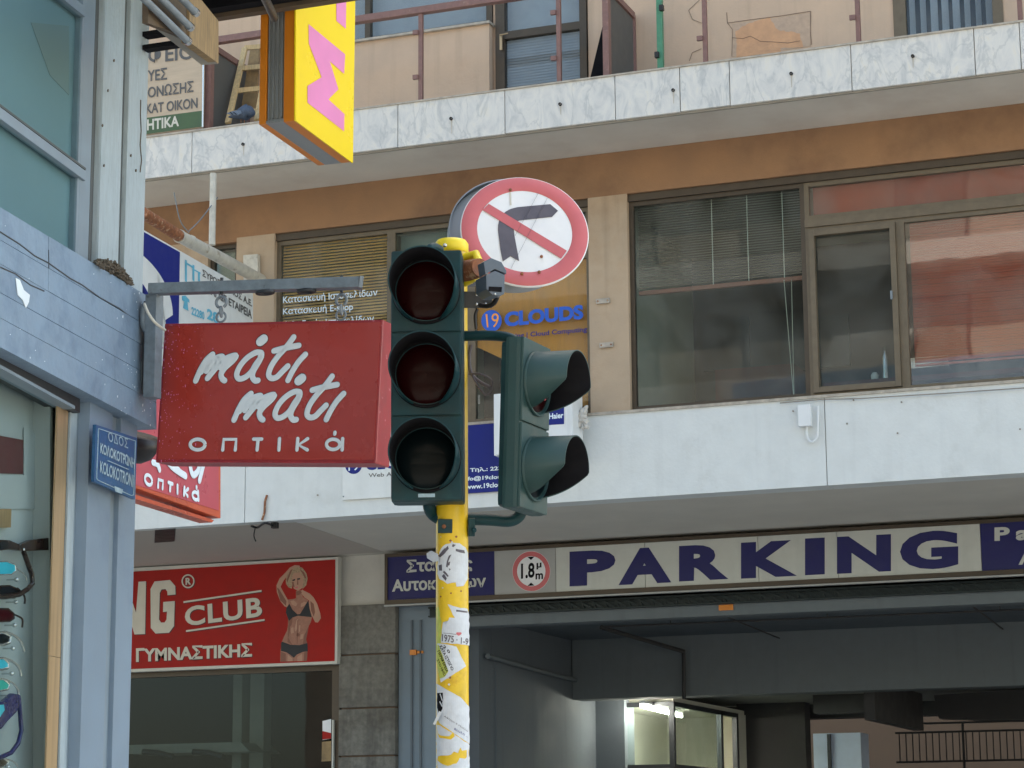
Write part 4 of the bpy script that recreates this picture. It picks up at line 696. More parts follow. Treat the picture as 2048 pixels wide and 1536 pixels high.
# rear part of garage: dark beams, column, railing, back wall
r1, r2 = facade(31).at(1640, 1400), facade(31).at(1795, 1400)
bp('rear_beam', MB().box(r1.x, r2.x, 30.6, 31, facade(31).at(1700, 1428).z, 3.62), M['gard']); bp('rear_beam', MB().box(facade(30).at(1795, 1400).x, facade(30).at(1815, 1400).x, 28.0, 31.0, facade(30).at(1800, 1455).z, 3.62), M['gard'])
bp('rear_beam', MB().box(-9.4, -2, 32.6, 33.0, facade(32.6).at(1500, 1440).z, 3.62), M['gard'])
a, b = facade(30.5).at(1870, 1392), facade(30.5).at(2100, 1437)
tag(ob('hanging_tarp', MB().prism([facade(30.5).at(*q) for q in ((1868, 1390), (2150, 1372), (2150, 1438), (1960, 1440), (1878, 1437), (1872, 1420))], (0, .3, 0)), M['gard']), 'dark sagging sheet hanging under the rear garage ceiling', 'sheet')
a, b = facade(31.5).at(1627, 1500), facade(31.5).at(1722, 1500); bp('rear_column', MB().box(a.x, b.x, 31.5, 32.0, .1, facade(31.5).at(1680, 1466).z), M['bluecol'], label='light blue column at the back of the garage')
bp('column_edge', MB().box(facade(31.45).at(1655, 1500).x, facade(31.45).at(1661, 1500).x, 31.44, 31.498, .1, facade(31.5).at(1680, 1468).z), M['darkmetal'])
bp('rear_wall', MB().box(facade(32).at(1475, 1500).x, facade(32).at(1612, 1500).x, 32.0, 32.3, .1, 3.62), M['gard'])
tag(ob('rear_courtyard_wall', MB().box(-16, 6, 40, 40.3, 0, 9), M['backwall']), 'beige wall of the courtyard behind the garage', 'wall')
y0 = 34.0; F4 = facade(y0); rl = thing('rear_railing', 'dark bar railing in front of the beige wall behind the garage', 'railing', tuple(F4.at(1900, 1536)))
ra, rb = F4.at(1790, 1464), F4.at(2200, 1462)
zt_, zb_2, zt2 = F4.at(1920, 1463).z, F4.at(1920, 1522).z, F4.at(1920, 1445).z
for nm, z in (('top_rail', zt_), ('bottom_rail', zb_2), ('hand_rail', zt2)): ob(nm, MB().box(ra.x, rb.x, y0, y0+.03, z-.015, z+.015), M['black'], rl)
x = ra.x+.05
while x < rb.x: ob('bar', MB().box(x, x+.016, y0+.005, y0+.02, zb_2, zt_), M['black'], rl); x += .098
for q in (1925, 2140): X = F4.at(q, 1500).x; ob('post', MB().box(X, X+.03, y0-.01, y0+.035, 0, zt2), M['black'], rl)
tag(ob('garage_floor_slab', MB().box(GX1, XR, 24.5, 40, 0.005, .1), M['asphalt'], kind='structure'), 'dark garage floor')
# sides and back that close the volume off
bp('party_wall', MB().box(XR-.2, XR, 24, 33, .1, 11.2), M['backwall']); bp('upper_floor_slab', MB().box(XL, XR, 24.55, 34, 4.45, 4.88), M['backwall'])
bp('rear_upper_wall', MB().box(XL, XR, 27.2, 27.4, 4.9, 11.2), M['backwall'])
# ---- balcony railing
fr_ = facade(20.12); zr = 9.838; RL = thing('balcony_railing', 'brown steel balcony railing above the marble edge', 'railing', (-8, 20.12, Zm1))
def post(px, py, top, par=RL, m='rail', w_=.042):
    c = fr_.at(px, py); pt = ob('post', MB().box(c.x-w_/2, c.x+w_/2, 20.1, 20.14, Zm1+.004, top), M[m], par)
    for z in (Zm1+.26, Zm1+.73):
        ob('lug', MB().box(c.x-w_/2-.05, c.x-w_/2+.004, 20.07, 20.1, z, z+.045), M[m], pt)
    return c
for px, py, top in ((412, 200, zr), (842, 120, zr), (1118, 80, zr), (1410, 60, 10.4), (1716, 40, 10.4), (2040, 20, 10.4)): post(px, py, top)
xr = fr_.at(1214, 20).x
ob('top_rail', MB().box(XL, xr, 20.08, 20.16, zr, zr+.07), M['rail'], RL, bevel=.006)
gp = thing('green_post', 'green painted steel post with black clamps on the balcony edge', 'post', tuple(fr_.at(1320, 130)))
c = fr_.at(1320, 60); ob('pole', MB().box(c.x-.028, c.x+.028, 20.1, 20.15, Zm1+.004, 10.4), M['greenp'], gp)
for y in (18, 112): h = fr_.at(1325 if y < 50 else 1316, y); ob('clamp', MB().obox(h+V((0, -.03, 0)), (1, 0, 0), (0, 1, 0), (0, 0, 1), .02, .025, .028), M['black'], gp, bevel=.004)
# divider screen perpendicular to the wall
X = fr_.at(1214, 100).x; sx = sidep(X)
D = thing('balcony_divider', 'brown framed grey glass screen standing across the balcony', 'screen', (X, 20.5, Zm1))
ob('frame', MB().box(X-.03, X+.03, 20.08, 20.16, Zm1+.004, 10.0).box(X-.02, X+.02, 20.95, 20.99, Zm1+.004, 9.84).box(X-.025, X+.025, 20.16, 20.95, 9.80, 9.86), M['rail'], D)
ob('panel', MB().box(X-.006, X+.006, 20.2, 20.93, Zm1+.004, 9.79), M['dgrey'], D, label='grey panel')
copy_tree(D, (fr_.at(419, 180).x-X, 0, 0), 'brown framed grey screen across the balcony behind the old Greek sign')
q = facade(20.6); tag(ob('shadow_triangle', MB().prism([q.at(1208, 40), q.at(1212, 152), q.at(1180, 157)], (0, .03, 0)), M['blackm']), 'black triangle put in for the shadow beside the balcony screen', 'board')  # black triangle built where only shadow falls
# ladder, sign, pigeon
ld = thing('wooden_ladder', 'pale wooden ladder leaning against the wall on the balcony', 'ladder', tuple(facade(20.4).at(490, 245)))
L1 = facade(20.35)
def lad(p0, p1, w_): a, b = facade(20.25).at(*p0), facade(20.8).at(*p1); return MB().bar(a, b, w_, .03, up=(0, -1, .3))
ob('rail', lad((456, 246), (490, 96), .06), M['wood'], ld); ob('rail', lad((514, 240), (541, 92), .06), M['wood'], ld)
for t_ in (.12, .42, .72, 1.0):
    a = facade(20.25).at(456, 246).lerp(facade(20.8).at(490, 96), t_); b = facade(20.25).at(514, 240).lerp(facade(20.8).at(541, 92), t_); ob('rung', MB().bar(a, b, .03, .05), M['wood'], ld)
pb = facade(20.7); tag(ob('timber_board', MB().prism([pb.at(*q) for q in ((480, 232), (500, 100), (518, 98), (512, 232))], (0, .03, 0)), M['ply']), 'weathered plank standing behind the ladder', 'plank')
os_ = facade(20.0); OS = thing('old_balcony_sign', 'worn cream Greek sign with green bottom strip hung on the railing', 'sign', tuple(os_.at(350, 262)))
ob('board', slab(os_, [(236, 96), (409, 72), (406, 254), (236, 277)], .02, -.02), M['oldboard'], OS); os_ = facade(20.018)
ob('green_strip', slab(os_, [(236, 243), (406.5, 221), (405.5, 253), (236, 276)], .0015, .003), mat('green_print', (.06, .11, .05), .6, var=.15), OS)
mb = MB()
for s_, q in (('ΡΑΦΕΙΟ', [(252, 97), (388, 84), (388, 119), (252, 132)]), ('ΣΥΕΣ', [(282, 141), (334, 135), (334, 159), (282, 164)]), ('ΜΟΝΩΣΗΣ', [(280, 175), (387, 161), (387, 184), (280, 198)]), ('ΚΑΤ ΟΙΚΟΝ', [(292, 208), (395, 195), (395, 216), (292, 228)])):
    text_on(s_, os_, q, None, None, o=.004, off=.02, mb=mb)
ob('lettering', mb, M['darkprint'], OS); text_on('ΗΤΙΚΑ', os_, [(294, 239), (358, 231), (358, 252), (294, 261)], M['cream'], OS, o=.005, off=.03)
ob('edge_trim', slab(os_, [(405.5, 72), (408.5, 72), (406.5, 254), (403.5, 254)], .012, .004), M['silver'], OS)
pc = facade(20.12)
pts = [pc.at(x, y) for x, y in ((457, 234), (464, 233), (472, 231), (481, 228), (489, 226), (496, 226), (501, 229), (502, 233))]
rr = [.006, .018, .036, .060, .078, .080, .060, .02]
pg = thing('pigeon', 'slate blue pigeon resting on the marble edge with its head tucked in', 'pigeon', tuple(pc.at(482, 243)))
ob('body', MB().tube(smooth_path(pts, 5), [rr[min(i//5, 7)]*(1-(i % 5)/5)+rr[min(i//5+1, 7)]*((i % 5)/5) for i in range(36)], 12), M['pigeon'], pg)
hp = pc.at(492, 217); ob('head', MB().tube([hp+V((-.03, -.02, -.02)), hp+V((-.015, -.02, 0)), hp+V((.01, -.02, .005)), hp+V((.03, -.02, -.01)), hp+V((.045, -.02, -.02))], [.01, .03, .036, .026, .004], 10), M['pigeon'], pg)
for dx in (482, 489): a = pc.at(dx, 238); ob('leg', MB().tube([a, V((a.x, a.y, Zm1+.005))], .004, 6), M['rust'], pg)
w_ = [pc.at(x, y)+V((0, -.085, 0)) for x, y in ((459, 231), (470, 234), (483, 235), (491, 231), (488, 225), (476, 226))]
ob('wing', MB().prism(w_, (0, .02, 0)), M['pigeonw'], pg, bevel=.006)
for k_ in range(2): ob('wing_bar', MB().bar(pc.at(468+k_*7, 229)+V((0, -.088, 0)), pc.at(474+k_*7, 234)+V((0, -.088, 0)), .004, .008), M['blackm'], pg)

# ================================================================== PIPE, DROP ROD, BILLBOARD AT LEFT OF THE FACADE
Xp = facade(20.9).at(515, 556).x; spn = sidep(Xp)
az = R(-3.5); dB = V((math.sin(az), math.cos(az), 0)); plP = Plane(facade(20.9).at(515, 556), (dB.y, -dB.x, 0))
pp = thing('drain_pipe', 'diagonal white and rusty pipe hung below the balcony', 'pipe', tuple(facade(20.9).at(515, 556)))
ob('white_section', MB().tube([plP.at(358, 472), plP.at(430, 510), plP.at(522, 560)], .062, 14), M['pipew'], pp)
ob('rusty_section', MB().tube([plP.at(284, 425), plP.at(360, 473)], .058, 14), M['rust'], pp)
for q in ((358, 472), (380, 483)): a = plP.at(*q); b = plP.at(q[0]+2, q[1]+1.2); ob('collar', MB().tube([a, b], .068, 14), M['pipew'], pp)
a = plP.at(424, 490); rod = MB().tube([V((a.x, a.y, Zm0+.01)), V((a.x, a.y, a.z))], .034, 10); _d = ray(429, 347); rod = MB().tube([V((a.x, a.y, 1.6+_d.z*a.y/_d.y)), V((a.x, a.y, a.z))], .034, 10); tag(ob('hanger_pipe', rod, M['pipew']), 'vertical white pipe from the balcony soffit down to the diagonal pipe', 'pipe')
mb = MB().tube(smooth_path([plP.at(348, 385), plP.at(360, 440), plP.at(378, 465)]), .006, 5).tube(smooth_path([plP.at(435, 395), plP.at(400, 440), plP.at(378, 462)]), .006, 5); tag(ob('thin_wire', mb, M['greym']), 'thin brown wires tied to the diagonal pipe', 'wire')
tag(ob('wall_plate', slab(facade(20.93), [(486, 510), (515, 508), (516, 556), (487, 560)], .06), M['pipew'], bevel=.006), 'dirty white plate fixed to the wall at the end of the diagonal pipe', 'plate')
az = R(-3.2); dB = V((math.sin(az), math.cos(az), 0)); plB = Plane(facade(20.7).at(506, 600), (dB.y, -dB.x, 0))
BB = thing('projecting_billboard', 'projecting blue and white sign box left of the office windows', 'sign', tuple(facade(20.7).at(506, 700)))
top = lambda x: 501.6+(x-360)*.573
ob('panel', slab(plB, [(240, top(240)), (506, top(506)), (506, 760), (240, 700)], .15), M['boardw'], BB)
ob('blue_field', slab(plB, [(240, top(240)+4), (360, top(360)+3), (357, 690), (240, 660)], .002, .002), M['navy2'], BB)
n = 22; arc = [(248+80*math.cos(t_)*1.22, 594-105*math.sin(t_)+ (80*math.cos(t_))*.45) for t_ in [math.pi/2*k/n for k in range(n+1)]]
ob('letter_d', slab(plB, arc+[(345, 740), (240, 700)], .001, .004), M['boardw'], BB)
arc = [(248+46*math.cos(t_)*1.22, 600-62*math.sin(t_)+(46*math.cos(t_))*.45) for t_ in [math.pi/2*k/n for k in range(n+1)]]
ob('letter_d_counter', slab(plB, arc+[(304, 720), (248, 690)], .001, .006), M['navy2'], BB)
mb = MB(); text_on('ΣΥΡΟΣ ΚΑΛΟΣ Α.Ε.', plB, [(405, 538), (504, 600), (504, 614), (405, 552)], None, None, o=.004, off=.03, mb=mb); ob('lettering', mb, M['darkprint'], BB); mb = MB(); text_on('ΕΞΑΓΩΓ ΕΤΑΙΡΕΙΑ', plB, [(408, 566), (504, 620), (504, 638), (408, 581)], None, None, o=.004, off=.03, mb=mb); ob('lettering', mb, M['darkprint'], BB)
mb = MB(); text_on('22280', plB, [(383, 613), (409, 624), (409, 640), (383, 629)], None, None, o=.004, off=.03, mb=mb); ob('lettering', mb, M['ltblue'], BB); mb = MB(); text_on('28...', plB, [(414, 616), (452, 634), (452, 655), (414, 638)], None, None, o=.004, off=.04, mb=mb); ob('lettering', mb, M['ltblue'], BB); mb = MB()
mb.sheet(pquad(plB, [(364, 592), (371, 591), (379, 600), (379, 606), (375, 603), (377, 622), (366, 616), (369, 603), (364, 600)], .004)); ob('phone_symbol', mb, M['ltblue'], BB); mb = MB()
for a_, b_, c_ in ((370, 519, 562), (385, 529, 560), (396, 545, 561)): mb.sheet(pquad(plB, [(a_, b_), (a_+4, b_+2), (a_+4, c_+4), (a_, c_)], .004))
mb.sheet(pquad(plB, [(372, 524), (385, 532), (385, 536), (372, 528)], .005)); mb.sheet(pquad(plB, [(388, 538), (401, 545), (401, 548), (388, 541)], .005)); ob('logo', mb, M['ltblue'], BB)

# ================================================================== CORNER BUILDING (left)
AZ = R(-9.02); dL = V((math.sin(AZ), math.cos(AZ), 0)); nL = V((math.cos(AZ), -math.sin(AZ), 0))
LP = Plane(depth(293, 560, 8.2), nL)
CB = thing('corner_building', 'blue grey painted corner building with optician shop window', 'building', (LP.p.x-.5, LP.p.y-.5, 0))
def cp(name, mb, m, **k): return ob(name, mb, M[m] if isinstance(m, str) else m, CB, **k)
def lp(x0, x1, yref, y0, y1, o, t):        # upright strip on the wall: x0,x1 read at height yref
    a, b = LP.at(x0, yref, o), LP.at(x1, yref, o); xm = (x0+x1)/2
    z1, z0 = LP.at(xm, y0, o).z, LP.at(xm, y1, o).z
    return MB().prism([V((a.x, a.y, z0)), V((b.x, b.y, z0)), V((b.x, b.y, z1)), V((a.x, a.y, z1))], -nL*t)
tl, bl_ = (lambda x: 414+x*.603), (lambda x: 695+x*.527)
rows = [0, .235, .405, .61, .79, 1.0]
for i in range(5):
    x = -70; xend = 313; o_ = .0
    cuts = [-70, 97, 313] if i in (0, 1) else ([-70, 230, 313] if i == 3 else [-70, 313])
    for a, b in zip(cuts, cuts[1:]):
        f0, f1 = rows[i], rows[i+1]-.0035
        q = [(a+.3, tl(a)+(bl_(a)-tl(a))*f0), (b-.3 if b < 313 else b, tl(b)+(bl_(b)-tl(b))*f0), (b-.3 if b < 313 else b, tl(b)+(bl_(b)-tl(b))*f1), (a+.3, tl(a)+(bl_(a)-tl(a))*f1)]
        cp('concrete_board', slab(LP, q, .2, (0, .0022, .0006, .0026, .0012)[i]), 'concr', bevel=.001)
cp('concrete_core', slab(LP, [(-70, tl(-70)+1), (312, tl(312)+1), (312, bl_(312)-1), (-70, bl_(-70)-1)], .22, -.006), 'concr')
# upper piers
yt = -60
cp('upper_pier', lp(209, 251, 0, yt, 560, -.07, .06), 'pier', bevel=.003); cp('upper_pier', lp(263, 300, 0, yt, 598, -.06, .14), 'pier', bevel=.003)
cp('pier_groove', lp(250, 264, 0, yt, 575, -.078, .05), 'reveal'); cp('window_reveal', lp(192.5, 209, 0, yt, 545, -.09, .05), 'reveal')
cp('pier_bead', lp(211, 214, 0, yt, 555, -.067, .01), 'pier')
wfL = cp('upper_window_frame', lp(171, 192, 0, yt, 535, -.082, .04), 'lframe', bevel=.003)
ob('frame_bead', lp(166.5, 170.5, 0, yt, 525, -.083, .03), M['lframe'], wfL)
ob('mid_rail', slab(LP, [(-70, 161), (172, 342), (172, 362), (-70, 186)], .03, -.07), M['lframe'], wfL, bevel=.003); ob('rail_drip', slab(LP, [(-70, 155), (172, 336), (172, 340.5), (-70, 159.5)], .02, -.075), M['reveal'], wfL)
ob('top_rail', slab(LP, [(-70, -180), (171, 14), (171, 34), (-70, -160)], .03, -.075), M['lframe'], wfL)
ob('window_pane', slab(LP, [(-70, -150), (168, 10), (168, 560), (-70, 420)], .004, -.088), M['glass_left'], wfL); ob('teal_backing', slab(LP, [(-70, -150), (190, 10), (190, 560), (-70, 420)], .01, -.11), M['leftbacking'], wfL)  # even teal sheet close behind the pane
ob('reflection_patch', slab(LP, [(62, 45), (138, 52), (138, 190), (100, 150)], .001, -.108), M['reflpale'], wfL, label='pale patch painted as a faint reflection in the glass')  # flat patch stands in for a reflection in the pane
# lower part
cp('shop_window_head', slab(LP, [(-70, 660), (160, 792), (160, 826), (-70, 698)], .08, -.06), 'darkmetal')
cp('window_head_bead', slab(LP, [(-70, 690), (150, 812), (150, 818), (-70, 697)], .06, -.05), 'lframe')
cp('lower_pier', lp(175, 221, 1000, 800, 1600, -.045, .12), 'pierlow', bevel=.002); cp('lower_pier', lp(238, 271, 1000, 838, 1600, -.045, .2), 'pierlow', bevel=.002)
cp('pier_groove', lp(220, 239, 1000, 830, 1600, -.062, .05), 'lframe'); cp('window_reveal', lp(150, 176, 1000, 800, 1600, -.085, .05), 'lframe')
sf = cp('shop_window_frame', lp(136, 151, 1000, 790, 1600, -.086, .04), 'pier', bevel=.002)
ob('gold_strip', lp(109, 131, 1000, 790, 1315, -.090, .006), M['gold'], sf); 
ob('gold_strip', lp(109.5, 131, 1000, 1316, 1600, -.090, .006), M['gold'], sf); ob('dark_gap', lp(131, 137, 1000, 790, 1600, -.094, .03), M['blackm'], sf)
ob('shop_pane', slab(LP, [(-90, 650), (118, 800), (110, 1620), (-90, 1620)], .004, -.095), M['glass_teal'], sf)
ob('display_panel', slab(LP, [(-160, 640), (140, 780), (130, 1650), (-160, 1650)], .02, -.18), M['disp'], sf); ob('display_side', MB().prism([LP.at(100, 780, -.12), LP.at(100, 1640, -.12), LP.at(100, 1640, -.12)-nL*.24, LP.at(100, 780, -.12)-nL*.24], dL*.02), M['disp'], sf)
ob('window_poster', slab(LP, [(-60, 860), (47, 880), (46, 948), (-60, 945)], .002, -.176), M['maroon'], sf); ob('window_poster', slab(LP, [(48, 855), (96, 880), (94, 1018), (-60, 1018), (-60, 950), (48, 950)], .002, -.174), M['disp'], sf)
ob('small_picture', slab(LP, [(-20, 1017), (23, 1018), (22, 1055), (-20, 1056)], .004, -.165), M['ply'], sf)
cp('building_mass', MB().prism([LP.p-nL*.45+dL*.06+V((0, 0, -LP.p.z+.14)), LP.p-nL*.45-dL*4+V((0, 0, -LP.p.z+.14)), LP.p-nL*6-dL*4+V((0, 0, -LP.p.z+.14)), LP.p-nL*6+dL*.06+V((0, 0, -LP.p.z+.14))], (0, 0, 9)), 'concr')
c0 = LP.at(-70, 500, -.01)
cp('wall_return', MB().prism([V((c0.x, c0.y, .14)), V((c0.x, c0.y, .14))-dL*2.5, V((c0.x, c0.y, .14))-dL*2.5-nL*.4, V((c0.x, c0.y, .14))-nL*.4], (0, 0, 6)), 'concr')
LPc = lambda x, y, pts: cp('crack', MB(), 'crack')
crack([(0, 463), (40, 488), (70, 512), (97, 526), (140, 556), (165, 570), (200, 595), (240, 618), (258, 632)], LP, .35, CB, M['darkmetal']); crack([(0, 535), (30, 548), (60, 570), (88, 583)], LP, .35, CB, M['darkmetal']); crack([(97, 500), (98, 540), (96, 580)], LP, .25, CB, M['darkmetal'])
ob('paint_scar', MB().prism(pquad(LP, [(32, 556), (40, 560), (48, 580), (60, 590), (58, 604), (52, 616), (46, 600), (36, 590)], .004), -nL*.002), M['white'], CB)
for q in ((205, 250), (228, 120), (262, 310), (272, 340), (208, 330), (216, 180)): ob('paint_chip', MB().prism(pquad(LP, [(q[0], q[1]), (q[0]+1.4, q[1]-2), (q[0]+2, q[1]+2), (q[0]+.8, q[1]+4)], -.055), -nL*.004), M['chip'], CB)
crack([(282, 200), (281, 230), (283, 262), (280, 290), (284, 320), (280, 345)], Plane(LP.p-nL*.059, nL), .6, CB, M['chip'], 'paint_crack')
chm = MB()
for k in range(70):
    x = 313-abs(rnd.gauss(0, 55)) if k < 50 else rnd.uniform(0, 300); x = max(0, min(300, x)); y = tl(x)+rnd.random()*(bl_(x)-tl(x)); s_ = rnd.uniform(.6, 1.8); l = rnd.choice([1, 1, 3])
    chm.sheet(pquad(LP, [(x, y), (x+s_, y-s_*.4), (x+s_*.8, y+s_*l), (x+.1, y+s_*l*.8)], .0036))
cp('paint_chips', chm, 'white', kind='stuff')
# nest
nb = MB()
for k in range(420):
    t_ = rnd.random(); x = 193+t_*70+rnd.uniform(-3, 3); hgt = 26*math.sin(math.pi*min(1, max(0, .08+t_*.85)))
    y = tl(x)-2-rnd.random()*hgt*(.9 if t_ < .5 else 1); c = LP.at(x, y, rnd.uniform(-.06, .015)); d = V((rnd.uniform(-1, 1), rnd.uniform(-1, 1), rnd.uniform(-.6, .6))).normalized()
    nb.bar(c-d*.009, c+d*.009, rnd.uniform(.003, .007), rnd.uniform(.003, .006))
tag(ob('bird_nest', nb, M['chip']), 'brown clump of mud and straw nest on the concrete ledge', 'nest')
# street name plate
SPL = Plane(LP.at(230, 920, .0), nL); sn = thing('street_name_plate', 'blue enamel street plate with pale Greek lettering on the corner pier', 'sign', tuple(SPL.at(230, 990)))
pq = [(192, 849), (274.5, 876), (270, 999), (188.5, 963)]
ob('plate', slab(SPL, pq, .012, 0), M['plateb'], sn, bevel=.001)
bm_ = MB(); ins = [(197, 857), (271, 882), (267, 990), (262, 991), (195, 960), (193, 956)]
for a, b in zip(ins, ins[1:]+ins[:1]): bm_.bar(SPL.at(*a, .001), SPL.at(*b, .001), .002, .0035, up=nL)
ob('border', bm_, M['platel'], sn)
mb = MB(); text_on('ΟΔΟΣ', SPL, [(216, 862), (256, 878), (256, 897), (217, 882)], None, None, o=.002, off=.0, space=1.15, mb=mb); ob('lettering', mb, M['platel'], sn); mb = MB()
text_on('ΚΟΛΟΚΟΤΡΩΝΗ', SPL, [(201, 884), (269, 916), (269, 938), (200.5, 906)], None, None, o=.002, off=.03, mb=mb); ob('lettering', mb, M['platel'], sn); mb = MB(); text_on('KOLOKOTRONI', SPL, [(200.5, 921), (267, 950), (266, 975), (200, 945)], None, None, o=.002, off=.02, mb=mb)
ob('lettering', mb, M['platel'], sn); mb = MB(); mb.bar(SPL.at(215, 921, .002), SPL.at(257, 939, .002), .002, .004, up=nL); ob('rule', mb, M['platel'], sn)
ob('tape', slab(SPL, [(229, 972), (246, 979), (244, 988), (231, 983)], .001, .003), M['platel'], sn)
# round lamp behind the corner
c = depth(272, 880, 8.5); tag(ob('round_wall_lamp', MB().lathe(c, (.35, -.2, 1), [(-.085, .001), (-.08, .04), (-.06, .07), (-.02, .09), (.02, .085), (.02, .001)], 24), M['black']), 'black round lamp hanging behind the building corner', 'lamp')
# canopy overhead with pipes
edge = Plane((0, 7.6, 0), (0, -1, 0)); e0, e1 = edge.at(405, 44), edge.at(720, 4); ez = (e0.z+e1.z)/2
CN = thing('canopy', 'dark canopy with brown edge overhanging the corner', 'canopy', (e0.x, 8, ez))
ob('deck', MB().box(edge.at(285, 30).x, edge.at(860, 0).x, 6.2, 7.56, ez+.10, ez+.16), M['gard'], CN); ob('edge_beam', MB().box(edge.at(398, 30).x, edge.at(860, 0).x, 7.56, 7.6, ez, ez+.2), M['ply2'], CN); ob('under_rail', MB().box(edge.at(410, 30).x, edge.at(860, 0).x, 7.50, 7.555, ez+.016, ez+.09), M['blackm'], CN)
BR_ = Plane(depth(437, 127, 8.05), nL)
bq = [(345, 10), (437, 43+2), (437, 127), (345, 52)]
bb = ob('plywood_beam', slab(BR_, [(379, -30), (437, 42), (437, 127), (379, 84)], .03), M['ply'], CN, label='weathered plywood beam running back from the canopy')
zq = BR_.at(437, 127).z; lq = level(zq-.002)
ob('under_board', MB().prism([lq.at(*q) for q in ((436, 128), (403, 130), (312, 58), (379, 84))], (0, 0, .01)), M['dirt'], CN)
ob('inner_fascia', slab(BR_, [(296, -90), (379, -30), (379, 78), (296, 46)], .02, -.01), M['ply2'], CN)
PH = Plane(LP.p+nL*.05, nL)
pt = thing('canopy_pipes', 'three grey round rods reaching under the canopy at the top left', 'rods', tuple(PH.at(330, 40)))
ends = [((255, -30), (372, 79)), ((300, -30), (377, 51)), ((352, -20), (388, 22))]
for i, (a, b) in enumerate(ends):
    e_ = depth(b[0], b[1], 7.7); rdp = ob('rod', MB().tube([e_-dL*1.6, e_], .0125, 12), M['greym'], pt); ob('end_cap', MB().tube([e_, e_+dL*.02], .0155, 12), M['silver'], rdp)
for y0_, y1_, xe in ((52, 60, 368), (79, 90, 362), (22, 31, 372)):
    o_ = Plane((0, 7.0, 0), (0, -1, 0)); a = o_.at(285, y0_+10); b = o_.at(xe, y0_); ob('crossbar', MB().box(a.x, b.x, 7.0, 7.04, (a.z+b.z)/2-.018, (a.z+b.z)/2+.0), M['blackm'], pt)

# ---- second optician sign behind (pink-red)
pB = sidep(edge.at(0, 0).x); XS = facade(10.2).at(441, 1000).x; sB = Plane((XS, 10.2, 0), (math.cos(R(-2)), -math.sin(R(-2)), 0))
S2_ = thing('second_optician_sign', 'smaller pink red optician sign with orange rim behind the large red one', 'sign', tuple(sB.at(350, 1000)))
ob('rim', slab(sB, [(230, 720), (442, 800), (441.5, 1037), (230, 961)], .10), M['orangeframe'], S2_, bevel=.006)
ob('lower_rib', slab(sB, [(230, 976), (428, 1040), (424, 1045), (230, 985)], .07, -.02), M['orangeframe'], S2_)
ob('face', slab(sB, [(225, 740), (437, 815), (437.5, 1021), (225, 955)], .004, .003), M['pinkface'], S2_)
mb = MB()
for q, r_ in (((302, 929), (299, 922)), ((312, 918), (316, 931), (320, 941)), ((327, 915), (341, 940), (352, 932), (362, 944), (372, 953)), ((352, 920), (358, 940)), ((380, 925), (384, 942), (390, 948), (398, 938), (400, 925)), ((406, 928), (402, 945), (399, 962))) if False else [(((306, 925), (315, 929), (319, 939)), 3.2), (((337, 925), (345, 934), (357, 943), (371, 952)), 3.6), (((347, 922), (353, 936), (358, 941)), 3.2), (((380, 928), (383, 944), (388, 950), (396, 942), (399, 928)), 3.4), (((407, 930), (403, 946), (399, 961)), 3.2)]:
    stroke(mb, sB, q, r_, .007, .001)
ob('script_word', mb, M['white'], S2_); mb = MB()
stroke(mb, sB, [(297, 959+9.5*1.0)] and [(297+7.2*math.cos(t_), 960+9.6*math.sin(t_)+3*math.cos(t_)) for t_ in [2*math.pi*k/14 for k in range(14)]], 1.8, .007, .001, 3, True)
for q in ([(316, 974), (317, 959), (326, 962), (325, 977)], [(337, 965), (345, 968)], [(341, 967), (340, 981)], [(355, 971), (355, 986)], [(369, 975), (368, 990)], [(376, 978), (370, 984), (375, 992)], [(396, 983), (397, 1000)], [(393, 974), (393, 976)]): stroke(mb, sB, q, 1.9, .007, .001, 2, False, False)
stroke(mb, sB, [(391+6*math.cos(t_), 992+7.5*math.sin(t_)+2*math.cos(t_)) for t_ in [2*math.pi*k/14 for k in range(14)]], 1.7, .007, .001, 3, True)
ob('lettering', mb, M['white'], S2_)

# ---- yellow hanging sign
azY = R(-2.7); dY = V((math.sin(azY), math.cos(azY), 0)); nY = V((dY.y, -dY.x, 0)); PY = depth(591, 241, 8.9)
YP = Plane(PY, nY); Ys = thing('yellow_hanging_sign', 'yellow box sign with pink sideways letters and orange sides hanging at the top', 'sign', tuple(PY))
ob('right_face', slab(YP, [(592, -60), (711.5, -60), (706, 326), (591, 241)], .006), M['ywface'], Ys)
far = (YP.at(706, 300)-PY).dot(dY); zl = PY.z; TH = .155
def ybox(o0, o1, s0, s1, z0, z1): b = V((PY.x, PY.y, 0)); return MB().prism([b+nY*o0+dY*s0+V((0, 0, z0)), b+nY*o1+dY*s0+V((0, 0, z0)), b+nY*o1+dY*s1+V((0, 0, z0)), b+nY*o0+dY*s1+V((0, 0, z0))], (0, 0, z1-z0))
zt_y = edge.at(600, 20).z+.28
ob('right_rim', ybox(-.052, -.006, 0, far, zl, zt_y), M['orange'], Ys, bevel=.004); ob('left_rim', ybox(-TH, -TH+.03, 0, far, zl, zt_y), M['orange'], Ys, bevel=.004)
ob('core', ybox(-TH+.031, -.053, .012, far-.01, zl+.012, zt_y), M['alu'], Ys)
for k in range(4): ob('channel_rib', ybox(-TH+.036+k*.018, -TH+.042+k*.018, .002, .012, zl+.02, zt_y), M['alu'], Ys)
ob('bottom_lip', ybox(-TH+.03, -.05, 0, far, zl+.001, zl+.012), M['alu'], Ys)
def yz(pts): return [(250+a/3.724, b/3.724) for a, b in pts]
